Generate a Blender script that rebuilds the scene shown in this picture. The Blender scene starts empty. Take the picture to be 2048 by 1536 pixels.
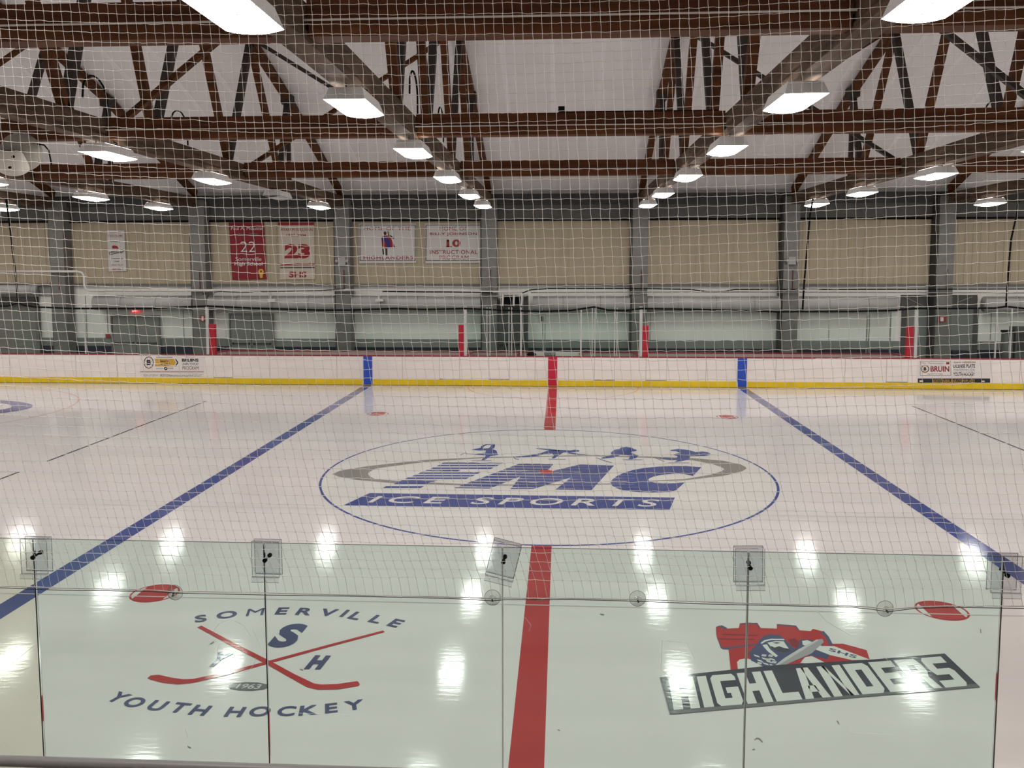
import bpy, math, random
from mathutils import Vector, Matrix
random.seed(7)
S = bpy.context.scene
# ------------------------------------------------------------------ camera
F, YAW, PITCH, ROLL, V0 = 1682.72, .0579, .085, -.001, 676.74
CAM = Vector((.2764, -17.0306, 4.2231))
FW = Vector((-math.sin(YAW) * math.cos(PITCH), math.cos(YAW) * math.cos(PITCH), -math.sin(PITCH)))
R0 = Vector((math.cos(YAW), math.sin(YAW), 0)); U0 = R0.cross(FW)
RT = R0 * math.cos(ROLL) + U0 * math.sin(ROLL); UP = U0 * math.cos(ROLL) - R0 * math.sin(ROLL)
cd = bpy.data.cameras.new('camera'); cam = bpy.data.objects.new('camera', cd)
S.collection.objects.link(cam)
cam.matrix_world = Matrix(((RT.x, UP.x, -FW.x, CAM.x), (RT.y, UP.y, -FW.y, CAM.y), (RT.z, UP.z, -FW.z, CAM.z), (0, 0, 0, 1)))
cd.sensor_width = 36; cd.lens = 36 * F / 2048; cd.shift_y = (V0 - 768) / 2048
cd.clip_start = .05; cd.clip_end = 300
S.camera = cam
# ------------------------------------------------------------------ world, exposure
W = bpy.data.worlds.new('world'); S.world = W; W.use_nodes = True
W.node_tree.nodes['Background'].inputs[0].default_value = (.55, .6, .7, 1)
W.node_tree.nodes['Background'].inputs[1].default_value = .05
S.view_settings.view_transform = 'Standard'; S.view_settings.look = 'None'
S.view_settings.gamma = 1; S.view_settings.use_curve_mapping = False
S.view_settings.exposure = -.2
S.cycles.transparent_max_bounces = 32
LAMP = 42.0          # radiance of the lamp diffusers
LAMP_COL = (1, .967, .925)

# measured points: the spot on a known plane of the hall seen at a photo pixel
def ray(px, py): return FW + RT * ((px - 1024) / F) + UP * ((V0 - py) / F)
def ice(px, py, z=0.0):
    d = ray(px, py); t = (z - CAM.z) / d.z; return CAM + d * t
def at(px, py, Y):
    d = ray(px, py); t = (Y - CAM.y) / d.y; return CAM + d * t

# ------------------------------------------------------------------ helpers
def lin(c): return tuple(((v / 255 + .055) / 1.055) ** 2.4 if v / 255 > .04045 else v / 255 / 12.92 for v in c)
def mat(name, col, rough=.6, metal=0, var=0.0, vscale=6, stretch=(1, 1, 1), bump=0, bscale=40, spec=.5, emit=None, estr=0, col2=None):
    m = bpy.data.materials.new(name); m.use_nodes = True
    nt = m.node_tree; b = nt.nodes['Principled BSDF']
    b.inputs['Base Color'].default_value = (*col, 1); b.inputs['Roughness'].default_value = rough
    b.inputs['Metallic'].default_value = metal; b.inputs['Specular IOR Level'].default_value = spec
    if emit: b.inputs['Emission Color'].default_value = (*emit, 1); b.inputs['Emission Strength'].default_value = estr
    if var or bump:
        tc = nt.nodes.new('ShaderNodeTexCoord'); mp = nt.nodes.new('ShaderNodeMapping')
        nt.links.new(tc.outputs['Object'], mp.inputs[0]); mp.inputs['Scale'].default_value = stretch
    if var:
        n = nt.nodes.new('ShaderNodeTexNoise'); n.inputs['Scale'].default_value = vscale; n.inputs['Detail'].default_value = 5
        nt.links.new(mp.outputs[0], n.inputs['Vector'])
        r = nt.nodes.new('ShaderNodeValToRGB'); c2 = col2 or tuple(v * (1 - var) for v in col)
        r.color_ramp.elements[0].position = .3; r.color_ramp.elements[0].color = (*c2, 1)
        r.color_ramp.elements[1].position = .7; r.color_ramp.elements[1].color = (*col, 1)
        nt.links.new(n.outputs[0], r.inputs[0]); nt.links.new(r.outputs[0], b.inputs['Base Color'])
    if bump:
        n2 = nt.nodes.new('ShaderNodeTexNoise'); n2.inputs['Scale'].default_value = bscale
        nt.links.new(mp.outputs[0], n2.inputs['Vector'])
        bp = nt.nodes.new('ShaderNodeBump'); bp.inputs['Strength'].default_value = bump; bp.inputs['Distance'].default_value = .02
        nt.links.new(n2.outputs[0], bp.inputs['Height']); nt.links.new(bp.outputs[0], b.inputs['Normal'])
    return m

def ice_mat(name, col, col2=None, lines=0):
    """frozen surface: colour under a wet, faintly rippled gloss"""
    m = bpy.data.materials.new(name); m.use_nodes = True; nt = m.node_tree; b = nt.nodes['Principled BSDF']
    N = nt.nodes.new; L = nt.links.new
    tc = N('ShaderNodeNewGeometry')
    mp = N('ShaderNodeMapping'); L(tc.outputs['Position'], mp.inputs[0]); mp.inputs['Scale'].default_value = (.12, 1.1, 1)
    n = N('ShaderNodeTexNoise'); n.inputs['Scale'].default_value = 1.0; n.inputs['Detail'].default_value = 6; L(mp.outputs[0], n.inputs['Vector'])
    r = N('ShaderNodeValToRGB'); c2 = col2 or tuple(v * .9 for v in col)
    r.color_ramp.elements[0].position = .35; r.color_ramp.elements[0].color = (*c2, 1)
    r.color_ramp.elements[1].position = .65; r.color_ramp.elements[1].color = (*col, 1)
    L(n.outputs[0], r.inputs[0]); L(r.outputs[0], b.inputs['Base Color'])
    # ripples: fine crossways swells plus scuffs
    m2 = N('ShaderNodeMapping'); L(tc.outputs['Position'], m2.inputs[0]); m2.inputs['Scale'].default_value = (4.5, 17, 1)
    n2 = N('ShaderNodeTexNoise'); n2.inputs['Scale'].default_value = 1; n2.inputs['Detail'].default_value = 4; L(m2.outputs[0], n2.inputs['Vector'])
    bp = N('ShaderNodeBump'); bp.inputs['Strength'].default_value = .6; bp.inputs['Distance'].default_value = .0013
    L(n2.outputs[0], bp.inputs['Height'])
    L(bp.outputs[0], b.inputs['Normal'])
    m3 = N('ShaderNodeMapping'); L(tc.outputs['Position'], m3.inputs[0]); m3.inputs['Scale'].default_value = (.5, 3, 1)
    n3 = N('ShaderNodeTexNoise'); n3.inputs['Scale'].default_value = 1.3; n3.inputs['Detail'].default_value = 5; L(m3.outputs[0], n3.inputs['Vector'])
    mr = N('ShaderNodeMapRange'); mr.inputs[3].default_value = .06; mr.inputs[4].default_value = .11; L(n3.outputs[0], mr.inputs[0])
    L(mr.outputs[0], b.inputs['Roughness'])
    b.inputs['IOR'].default_value = 1.31
    return m

def glass_mat(name, tint, gloss=.06):
    m = bpy.data.materials.new(name); m.use_nodes = True; nt = m.node_tree
    for n in list(nt.nodes): nt.nodes.remove(n)
    N = nt.nodes.new; L = nt.links.new
    o = N('ShaderNodeOutputMaterial'); t = N('ShaderNodeBsdfTransparent'); g = N('ShaderNodeBsdfGlossy'); x = N('ShaderNodeMixShader')
    lw = N('ShaderNodeLayerWeight'); lw.inputs[0].default_value = .3
    mm = N('ShaderNodeMath'); mm.operation = 'MULTIPLY'; mm.inputs[1].default_value = gloss * 5
    ad = N('ShaderNodeMath'); ad.operation = 'ADD'; ad.inputs[1].default_value = gloss * .3
    t.inputs[0].default_value = (*tint, 1); g.inputs['Roughness'].default_value = .03
    L(lw.outputs['Fresnel'], mm.inputs[0]); L(mm.outputs[0], ad.inputs[0]); L(ad.outputs[0], x.inputs[0])
    L(t.outputs[0], x.inputs[1]); L(g.outputs[0], x.inputs[2]); L(x.outputs[0], o.inputs[0])
    return m

class MB:
    def __init__(s): s.v = []; s.f = []; s.mi = []; s.cuts = []
    def add(s, vs, fs, mi=0):
        o = len(s.v); s.v += [tuple(v) for v in vs]
        for f in fs: s.f.append(tuple(i + o for i in f)); s.mi.append(mi)
    def box(s, x0, x1, y0, y1, z0, z1, mi=0, side_mi=None):
        vs = [(x, y, z) for x in (x0, x1) for y in (y0, y1) for z in (z0, z1)]
        fs = [(0, 1, 3, 2), (4, 6, 7, 5), (0, 4, 5, 1), (2, 3, 7, 6), (0, 2, 6, 4), (1, 5, 7, 3)]
        o = len(s.v); s.v += vs
        for k, f in enumerate(fs):
            s.f.append(tuple(i + o for i in f)); s.mi.append(mi if side_mi is None or k in (2, 3) else side_mi)
    def bar(s, p, q, w, h, up=(0, 0, 1), mi=0):
        p, q = Vector(p), Vector(q); d = (q - p).normalized(); u = Vector(up)
        sd = d.cross(u).normalized() * w / 2; hh = sd.cross(d).normalized() * h / 2
        vs = [b + a * sd + c * hh for b in (p, q) for a, c in ((-1, -1), (1, -1), (1, 1), (-1, 1))]
        s.add(vs, [(0, 1, 2, 3), (7, 6, 5, 4), (0, 4, 5, 1), (1, 5, 6, 2), (2, 6, 7, 3), (3, 7, 4, 0)], mi)
    def tube(s, pts, r, n=8, cap=True, mi=0):
        pts = [Vector(p) for p in pts]; o = len(s.v); ref = None
        for i, p in enumerate(pts):
            d = (pts[min(i + 1, len(pts) - 1)] - pts[max(i - 1, 0)]).normalized()
            if ref is None: ref = d.cross(Vector((.3, .2, 1)) if abs(d.z) < .95 else Vector((1, 0, 0))).normalized()
            a = (ref - d * ref.dot(d)).normalized(); b = d.cross(a); ref = a
            for k in range(n):
                t = 2 * math.pi * k / n; s.v.append(tuple(p + a * math.cos(t) * r + b * math.sin(t) * r))
        for i in range(len(pts) - 1):
            for k in range(n):
                k2 = (k + 1) % n
                s.f.append((o + i * n + k, o + i * n + k2, o + (i + 1) * n + k2, o + (i + 1) * n + k)); s.mi.append(mi)
        if cap:
            s.f.append(tuple(o + k for k in range(n))[::-1]); s.mi.append(mi)
            e = o + (len(pts) - 1) * n; s.f.append(tuple(e + k for k in range(n))); s.mi.append(mi)
    def poly(s, pts, mi=0): s.add(pts, [tuple(range(len(pts)))], mi)
    def prism(s, pts, ext, mi=0):
        n = len(pts); e = Vector(ext); a = [Vector(p) for p in pts]
        s.add(a + [p + e for p in a], [tuple(range(n))[::-1], tuple(range(n, 2 * n))] + [(i, (i + 1) % n, n + (i + 1) % n, n + i) for i in range(n)], mi)
    def sphere(s, c, r, nu=20, nv=12, v0=0, v1=math.pi, scale=(1, 1, 1)):
        o = len(s.v)
        for j in range(nv + 1):
            t = v0 + (v1 - v0) * j / nv
            for i in range(nu):
                a = 2 * math.pi * i / nu
                s.v.append((c[0] + r * math.sin(t) * math.cos(a) * scale[0], c[1] + r * math.sin(t) * math.sin(a) * scale[1], c[2] + r * math.cos(t) * scale[2]))
        for j in range(nv):
            for i in range(nu):
                i2 = (i + 1) % nu; s.f.append((o + j * nu + i, o + (j + 1) * nu + i, o + (j + 1) * nu + i2, o + j * nu + i2)); s.mi.append(0)
    def build(s, name, mats, parent=None, smooth=False):
        me = bpy.data.meshes.new(name); me.from_pydata(s.v, [], s.f)
        if not isinstance(mats, (list, tuple)): mats = [mats]
        for m in mats: me.materials.append(m)
        me.polygons.foreach_set('material_index', s.mi)
        if smooth: me.polygons.foreach_set('use_smooth', [True] * len(s.f))
        me.update(); me.validate()
        o = bpy.data.objects.new(name, me); S.collection.objects.link(o)
        if parent is not None:
            o.parent = parent
            o.matrix_parent_inverse = Matrix.Translation(-parent.location)
        return o

def build_pieces(b, mats, parent):
    cuts = b.cuts + [('', len(b.v), len(b.f))]
    for (nm, v0, f0), (_, v1, f1) in zip(cuts, cuts[1:]):
        q = MB(); q.v = b.v[v0:v1]; q.f = [tuple(i - v0 for i in f) for f in b.f[f0:f1]]
        m = mats[b.mi[f0]] if isinstance(mats, (list, tuple)) else mats
        q.mi = [0] * (f1 - f0); q.build(nm, m, parent)
def tag(o, label, cat, group=None, kind=None):
    if label: o['label'] = label
    if cat: o['category'] = cat
    if group: o['group'] = group
    if kind: o['kind'] = kind
    return o
def empty(name, loc, label, cat, group=None):
    o = bpy.data.objects.new(name, None); S.collection.objects.link(o); o.location = loc; o.empty_display_size = .1
    return tag(o, label, cat, group)
def struct(o): o['kind'] = 'structure'; return o
def dup(root, loc, label, group=None):
    r = root.copy(); S.collection.objects.link(r); r.location = loc; r['label'] = label
    if group: r['group'] = group
    for ch in list(root.children):
        c = ch.copy(); S.collection.objects.link(c); c.parent = r; c.matrix_parent_inverse = ch.matrix_parent_inverse.copy()
        for g in ch.children:
            d = g.copy(); S.collection.objects.link(d); d.parent = c; d.matrix_parent_inverse = g.matrix_parent_inverse.copy()
    return r

_tc = {}
def text_geo(s, bold=0.0, spacing=1.0, shear=0.0):
    if 'M' in s: bold = 0.0
    k = (s, bold, spacing, shear)
    if k in _tc: return _tc[k]
    cu = bpy.data.curves.new('t', 'FONT'); cu.body = s; cu.offset = bold; cu.space_character = spacing; cu.shear = shear
    cu.resolution_u = 4; cu.fill_mode = 'FRONT'
    ob = bpy.data.objects.new('t', cu); S.collection.objects.link(ob); bpy.context.view_layer.update()
    dg = bpy.context.evaluated_depsgraph_get(); me = ob.evaluated_get(dg).to_mesh()
    vs = [(v.co.x, v.co.y) for v in me.vertices]; fs = [tuple(p.vertices) for p in me.polygons]
    bpy.data.objects.remove(ob); bpy.data.curves.remove(cu)
    x0, x1 = min(v[0] for v in vs), max(v[0] for v in vs); y0, y1 = min(v[1] for v in vs), max(v[1] for v in vs)
    _tc[k] = ([((x - x0) / (x1 - x0), (y - y0) / (y1 - y0)) for x, y in vs], fs, (x1 - x0) / (y1 - y0)); return _tc[k]
def put_quad(mb, geo, BL, BR, TR, TL, mi=0):
    vs = [(BL * (1 - u) + BR * u) * (1 - v) + (TL * (1 - u) + TR * u) * v for u, v in geo[0]]
    mb.add(vs, geo[1], mi)
def wtext(mb, s, x0, y0, x1, y1, Y, mi=0, bold=0.02, spacing=1.0, shear=0.0):
    mb.cuts.append(('lettering', len(mb.v), len(mb.f)))
    put_quad(mb, text_geo(s, bold, spacing, shear), at(x0, y1, Y), at(x1, y1, Y), at(x1, y0, Y), at(x0, y0, Y), mi)
def wrect(mb, x0, y0, x1, y1, Y, mi=0):
    mb.cuts.append(('printed_stripe', len(mb.v), len(mb.f)))
    mb.poly([at(x0, y1, Y), at(x1, y1, Y), at(x1, y0, Y), at(x0, y0, Y)], mi)
def wpoly(mb, pts, Y, mi=0):
    mb.cuts.append(('printed_mark', len(mb.v), len(mb.f)))
    mb.poly([at(x, y, Y) for x, y in pts], mi)
def wbox(mb, x0, y0, x1, y1, Y, d, mi=0):
    a = at((x0 + x1) / 2, (y0 + y1) / 2, Y); l = at(x0, (y0 + y1) / 2, Y).x; r = at(x1, (y0 + y1) / 2, Y).x
    t = at((x0 + x1) / 2, y0, Y).z; b = at((x0 + x1) / 2, y1, Y).z
    mb.box(l, r, Y, Y + d, b, t, mi)
ORD = ['first', 'second', 'third', 'fourth', 'fifth', 'sixth', 'seventh', 'eighth', 'ninth', 'tenth', 'eleventh', 'twelfth', 'thirteenth', 'fourteenth', 'fifteenth']

# ------------------------------------------------------------------ materials
M = {}
M['ice'] = ice_mat('ice', (.70, .665, .655), (.645, .615, .61))
M['ice_white'] = ice_mat('ice_white', (.69, .685, .66))
M['ice_blue'] = ice_mat('ice_blue', (.075, .10, .28), (.055, .075, .23))
M['ice_red'] = ice_mat('ice_red', (.46, .055, .058), (.39, .045, .05))
M['ice_darkred'] = ice_mat('ice_darkred', (.25, .04, .05))
M['ice_thinred'] = ice_mat('ice_thinred', (.72, .36, .34))
M['ice_orange'] = ice_mat('ice_orange', (.78, .27, .10))
M['ice_grey'] = ice_mat('ice_grey', (.25, .24, .23))
M['ice_grey2'] = ice_mat('ice_grey2', (.20, .20, .21), (.12, .12, .13))
M['ice_pale'] = ice_mat('ice_pale', (.55, .53, .53))
M['ice_black'] = ice_mat('ice_black', (.05, .047, .055), (.085, .08, .085))
M['ice_navy'] = ice_mat('ice_navy', (.10, .11, .20), (.075, .085, .155))
M['ice_slate'] = ice_mat('ice_slate', (.085, .085, .105), (.055, .055, .07))
M['ice_steel'] = ice_mat('ice_steel', (.36, .35, .37))
M['wood'] = mat('brown stained wood', (.125, .042, .013), .65, spec=.15, var=.6, vscale=2.5, stretch=(.5, 3, 3), bump=.2)
M['beam'] = mat('dark brown glulam', (.115, .036, .012), .6, spec=.15, var=.55, vscale=3, stretch=(.4, 3, 5), bump=.2)
M['wood_dark'] = mat('dark and shaded wood', (.038, .025, .02), .7, var=.4, vscale=4)  # dark timber tone, also carries the shade painted on the webs
M['chord'] = mat('grey brown timber', (.12, .075, .048), .75, spec=.15, var=.6, vscale=4, stretch=(3, .35, 3), bump=.4, bscale=12)
M['roofing'] = mat('white vinyl insulation', (.90, .87, .875), .5, var=.07, vscale=.8, bump=.15, bscale=1.5)
M['seam'] = mat('insulation seam', (.93, .90, .92), .5)
M['dark_steel'] = mat('dark eave steel', (.035, .036, .034), .6, var=.4)
M['grey_steel'] = mat('grey painted steel', (.16, .155, .145), .55, var=.2, vscale=5)
M['light_steel'] = mat('light grey steel', (.30, .295, .285), .5, var=.15, vscale=4)
M['tan'] = mat('beige ribbed siding', (.42, .355, .25), .7, var=.08, vscale=2)
M['wall_white'] = mat('white painted block', (.80, .79, .75), .6, var=.06, vscale=2)
M['wainscot'] = mat('grey wainscot', (.21, .22, .205), .6, var=.1)
M['navy'] = mat('dark navy base', (.012, .014, .03), .6)
M['duct'] = mat('pale duct skin', (.44, .43, .42), .45, var=.15, vscale=1.5)
M['pipe'] = mat('white pipe', (.62, .60, .58), .4)
M['board'] = mat('white board plastic', (.92, .85, .81), .35, var=.08, vscale=2.5, stretch=(.5, 1, 2))
M['board_back'] = mat('pinkish grey board', (.50, .41, .38), .45, var=.08)
M['redcap'] = mat('dark red cap rail', (.26, .018, .03), .4)
M['redpad'] = mat('red vinyl pad', (.40, .006, .022), .4)
M['yellow'] = mat('yellow kick plate', (.85, .60, .008), .45, var=.15, vscale=3)
M['blueb'] = mat('blue board stripe', (.02, .08, .50), .4)
M['redb'] = mat('red board stripe', (.55, .012, .045), .4)
M['black'] = mat('black rubber', (.006, .006, .007), .8, spec=.1)
M['line'] = mat('dark joint', (.10, .09, .085), .6)
M['jointl'] = mat('pale joint', (.38, .34, .33), .6)
M['alu'] = mat('aluminium', (.62, .61, .60), .35, metal=.8)
M['post'] = mat('white glass post', (.50, .50, .49), .45)
M['net'] = mat('white knotted twine', (.70, .665, .615), .6)
M['rope'] = mat('off white rope', (.55, .50, .46), .7)
M['rail'] = mat('grey brown rail', (.27, .25, .245), .4, metal=.0)
M['housing'] = mat('white lamp housing', (.75, .74, .73), .4)
M['lens'] = mat('lit diffuser', (.9, .9, .9), .5, emit=LAMP_COL, estr=LAMP)
M['roof_glow'] = mat('added roof glow', (.9, .9, .9), .5, emit=LAMP_COL, estr=LAMP * .42)  # extra upward glow, added to lift the ceiling
M['lens_off'] = mat('unlit diffuser', (.42, .42, .42), .4)
M['exit'] = mat('exit red', (.6, .02, .03), .4, emit=(1, .06, .07), estr=.9)
M['exit_letters'] = mat('exit letters', (1, .6, .6), .4, emit=(1, .5, .5), estr=1.5)
M['door'] = mat('grey door', (.20, .205, .19), .5, var=.08)
M['door_dark'] = mat('dark grey door', (.075, .078, .072), .55, var=.15)
M['ban_white'] = mat('white banner cloth', (.56, .54, .52), .7)
M['ban_grey'] = mat('faded banner cloth', (.50, .44, .36), .7)
M['ban_red'] = mat('crimson banner cloth', (.20, .004, .011), .7)
M['t_red'] = mat('red print', (.25, .008, .012), .7)
M['rust'] = mat('rust red conduit', (.09, .012, .012), .7)
M['t_brown'] = mat('brown red print', (.27, .035, .03), .7)
M['t_black'] = mat('black print', (.015, .014, .02), .7)
M['t_white'] = mat('white print', (.62, .60, .60), .7)
M['t_blue'] = mat('blue print', (.02, .02, .16), .7)
M['t_gold'] = mat('gold print', (.62, .36, .04), .6)
M['t_tan'] = mat('tan print', (.45, .36, .26), .6)
M['t_grey'] = mat('grey print', (.16, .15, .17), .7)
M['ad'] = mat('ad sheet', (.80, .75, .735), .35)
M['globe'] = mat('off white fibreglass', (.50, .46, .40), .5, var=.15, vscale=2)
M['globe_side'] = mat('grey fibreglass', (.24, .22, .18), .6, var=.3, vscale=3)
M['glass'] = glass_mat('green tinted glass', (.865, .94, .905))
M['glass_warm'] = glass_mat('yellowed glass', (.87, .915, .845))
M['glass_clear'] = glass_mat('clear acrylic', (.93, .92, .905))
M['glass_far'] = glass_mat('greenish rink glass', (.93, .975, .96), .02)
M['glass_edge'] = glass_mat('polished glass edge', (.35, .38, .36), .2)
M['clip'] = glass_mat('smoked clip plastic', (.93, .935, .945), .04)
M['cup'] = glass_mat('clear suction cup', (.86, .86, .85), .08)
M['cup_rim'] = mat('cup rim', (.22, .22, .21), .25)
M['clip_edge'] = mat('clip edge', (.33, .33, .34), .25)
M['concrete'] = mat('concrete', (.32, .31, .30), .8, var=.2)
M['box_grey'] = mat('grey fixture', (.22, .22, .23), .5)

# ================================================================== SETTING
BY = 12.505; NY = -13.08; WY = 17.4; ZC = 6.72
b = MB(); b.box(-32, 32, NY, BY, -.06, 0); floor = struct(b.build('floor', M['ice']))
b = MB(); b.box(-32, 32, BY + .1, WY + .1, -.06, 0); struct(b.build('floor', M['concrete']))
b = MB(); b.box(-32, 32, -21.6, NY - .1, -.06, 0); struct(b.build('floor', M['concrete']))

XT = [-26.65, -20.65, -14.65, -8.63, -2.61, 3.45, 9.38, 15.33, 21.3, 27.2]
Y0 = -.45
def chord_z(y):
    a = abs(y - Y0)
    P = [(0, 11.75), (3.7, 11.35), (7.65, 10.72), (10.9, 9.70), (17.85, 7.02), (21.5, 5.65)]
    for (a0, z0), (a1, z1) in zip(P, P[1:]):
        if a <= a1: return z0 + (z1 - z0) * (a - a0) / (a1 - a0)
    return P[-1][1]
ys = [-21.6, Y0 - 10.9, Y0 - 7.65, Y0 - 3.7, Y0, Y0 + 3.7, Y0 + 7.65, Y0 + 10.9, WY + .1]
b = MB()
for ya, yb in zip(ys, ys[1:]):
    za, zb = chord_z(ya) + .22, chord_z(yb) + .22
    b.prism([(-32, ya, za), (-32, yb, zb), (-32, yb, zb + .12), (-32, ya, za + .12)], (64, 0, 0))
ceil = struct(b.build('ceiling', M['roofing']))
b = MB()                                    # taped insulation seams running down the slope
x = -30.0
while x < 30:
    for ya, yb in zip(ys, ys[1:]):
        za, zb = chord_z(ya) + .212, chord_z(yb) + .212
        b.bar((x, ya, za), (x, yb, zb), .14, .014)
    x += 1.5
b.build('insulation_seam', M['seam'], ceil)['kind'] = 'stuff'

# far wall
b = MB(); b.box(-32, 32, WY, WY + .2, 0, 7.4); wf = struct(b.build('wall_far', M['wall_white']))
def tan_panels():
    b = MB(); z0, z1 = 3.52, 6.12
    x = -24.0
    while x < 22:                            # ribbed sheet
        b.box(x, x + .235, WY - .05, WY, z0, z1); b.box(x + .235, x + .30, WY - .035, WY, z0, z1); x += .30
    return b
tan_panels().build('ribbed_siding', M['tan'], wf)
b = MB(); b.box(-32, 32, WY - .03, WY, 0, 1.24); b.build('wainscot', M['wainscot'], wf)
b = MB(); b.box(-32, 32, WY - .045, WY - .03, 0, .90); b.build('base_band', M['navy'], wf)
b = MB(); b.box(-32, 32, WY - .16, WY - .05, 3.44, 3.53); struct(b.build('trim_1', M['grey_steel']))
b = MB(); b.box(-32, 32, WY - .12, WY, 6.12, 6.72); struct(b.build('trim_2', mat('grey header', (.085, .085, .078), .6, var=.2)))
b = MB(); b.box(-32, 32, WY - .3, WY - .02, 6.72, 7.14); struct(b.build('trim_3', M['dark_steel']))
b = MB(); b.box(-32, 32, WY - .18, WY - .12, 6.07, 6.15); struct(b.build('trim_4', M['black']))
b = MB(); b.box(-32.2, -32, -21.6, 17.6, 0, 12.3); struct(b.build('wall_left', M['wall_white']))
b = MB(); b.box(32, 32.2, -21.6, 17.6, 0, 12.3); struct(b.build('wall_right', M['wall_white']))
b = MB(); b.box(-32, 32, -21.8, -21.6, 0, 7.4); struct(b.build('wall_near', mat('dim near wall', (.5, .48, .46), .8)))

# ================================================================== ICE PAINT
ZP = [.0006]
def paint(name, mb_fn, m, label=None, lift=None):
    ZP[0] += .00009
    mb = MB(); mb_fn(mb, ZP[0]); o = mb.build(name, m, floor)
    if label: o['label'] = label
    return o
def rect(x0, x1, y0, y1): return lambda mb, z: mb.poly([(x0, y0, z), (x1, y0, z), (x1, y1, z), (x0, y1, z)])
def ring(cx, cy, r0, r1, a0=0, a1=2 * math.pi, n=128, ry=1.0):
    def f(mb, z):
        for i in range(n):
            t0 = a0 + (a1 - a0) * i / n; t1 = a0 + (a1 - a0) * (i + 1) / n
            mb.poly([(cx + r * math.cos(t), cy + ry * r * math.sin(t), z) for r, t in ((r0, t0), (r1, t0), (r1, t1), (r0, t1))])
    return f
def ipoly(*polys):                           # polygons measured on the ice
    def f(mb, z):
        for P in polys: mb.poly([ice(x, y, z) for x, y in P])
    return f
for sx in (-1, 1):
    paint('blue_line', rect(sx * 6.596 - .152, sx * 6.596 + .152, NY, BY), M['ice_blue'])
paint('centre_line', rect(-.152, .152, 4.572, BY), M['ice_red'])
paint('centre_line', rect(-.152, .152, NY, -4.572), M['ice_red'])
paint('centre_circle_field', ring(0, 0, 0, 4.53, ry=1), M['ice_white'])
paint('centre_circle', ring(0, 0, 4.522, 4.572), M['ice_blue'])
def spot(cx, cy):
    def f(mb, z):
        ring(cx, cy, .28, .305, n=48)(mb, z)
        P = []; w = .20; r = .285; a = math.acos(w / r)
        n = 14
        P += [(cx + r * math.cos(t), cy + r * math.sin(t), z) for t in [a + (math.pi - 2 * a) * i / n for i in range(n + 1)]]
        P += [(cx + r * math.cos(t), cy + r * math.sin(t), z) for t in [math.pi + a + (math.pi - 2 * a) * i / n for i in range(n + 1)]]
        mb.poly(P)
    return f
for sx in (-1, 1):
    for sy in (-1, 1): paint('faceoff_spot', spot(sx * 4.974, sy * 6.706), M['ice_red'])
paint('officials_crease', ring(0, BY, 2.97, 3.02, math.pi, 2 * math.pi, 64), M['ice_thinred'])
paint('end_faceoff_circle', ring(-18.95, 6.55, 4.42, 4.47), M['ice_thinred'])
def oval(mb, z):
    n = 64
    for i in range(n):
        q = []
        for k, o_ in ((i, 0), (i + 1, 0), (i + 1, 1), (i, 1)):
            t = 2 * math.pi * k / n
            q.append((-18.9 + (3.28 if not o_ else 2.62) * math.cos(t), 7.05 + (1.72 if not o_ else 1.22) * math.sin(t) - .1 * (1 - o_), z))
        mb.poly(q)
paint('oval_emblem', oval, M['ice_blue'])
paint('training_line', rect(-10.93, -10.87, .42, 8.7), M['ice_black'])
paint('training_line', rect(-10.93, -10.87, -12.9, -.53), M['ice_black'])
paint('training_line', rect(10.90, 10.96, -12.9, 8.87), M['ice_black'])
for x0, x1, y in ((-30, -10.9, 8.67), (-30, -10.9, 4.51), (-30, -10.9, .41), (-30, -10.9, -.54), (10.93, 30, 8.85), (10.93, 30, 4.65)):
    paint('thin_line', rect(x0, x1, y - .018, y + .018), M['ice_pale'])
M['ice_hair'] = ice_mat('ice_hair', (.60, .565, .56))
for py_ in (885, 1024, 1211):
    y = ice(1100, py_).y; paint('hairline', rect(-30, 30, y - .012, y + .012), M['ice_hair'])
paint('boards_reflection', rect(-30, 30, 12.12, 12.175), M['ice_orange'])  # orange reflection of the boards' base, painted on the ice

# --- centre emblem
c1 = lambda x, y: (620 + x / 4.267, 820 + y / 4.267)
c2 = lambda x, y: (1080 + x / 4.096, 820 + y / 4.096)
c5 = lambda x, y: (920 + x / 3.938, 860 + y / 3.938)
Q = lambda c, P: [c(x, y) for x, y in P]
paint('emblem_swoosh', ipoly(
    Q(c1, [(190, 548), (250, 520), (480, 480), (1000, 424), (1480, 402), (1480, 410), (1000, 442), (680, 482), (560, 500), (500, 532), (495, 548), (510, 566), (560, 590), (740, 604), (1300, 630), (1740, 636), (1740, 645), (1300, 643), (740, 627), (400, 597), (250, 570)]),
    Q(c1, [(1480, 402), (1480, 410)]) + Q(c2, [(400, 377), (900, 392), (900, 381), (400, 371)]),
    Q(c2, [(900, 381), (1250, 394), (1500, 415), (1640, 445), (1685, 466), (1692, 480), (1660, 500), (1500, 540), (1180, 576), (960, 582), (960, 576), (1180, 566), (1400, 530), (1480, 505), (1512, 486), (1480, 465), (1400, 440), (1250, 412), (900, 392)]),
    Q(c1, [(1740, 636), (1740, 645)]) + Q(c2, [(580, 610), (960, 582), (960, 576), (580, 602)])), M['ice_grey'])
def F_bands(mb, z):
    for y0, y1, a, e in ((449, 459, 1128, 1648), (468, 480, 1090, 1615), (490, 503, 1038, 1568), (511, 523, 985, 1285), (532, 545, 932, 1456), (553, 567, 882, 1412), (575, 589, 822, 1360), (597, 613, 775, 1088), (614, 633, 730, 1028), (649, 665, 635, 975)):
        s = (y1 - y0) * 1.9
        mb.poly([ice(*c1(px, py), z) for px, py in ((a - s * .5, y1), (e - s, y1), (e, y0), (a + s * .5, y0))])
paint('emblem_letter', F_bands, M['ice_blue'])
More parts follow.
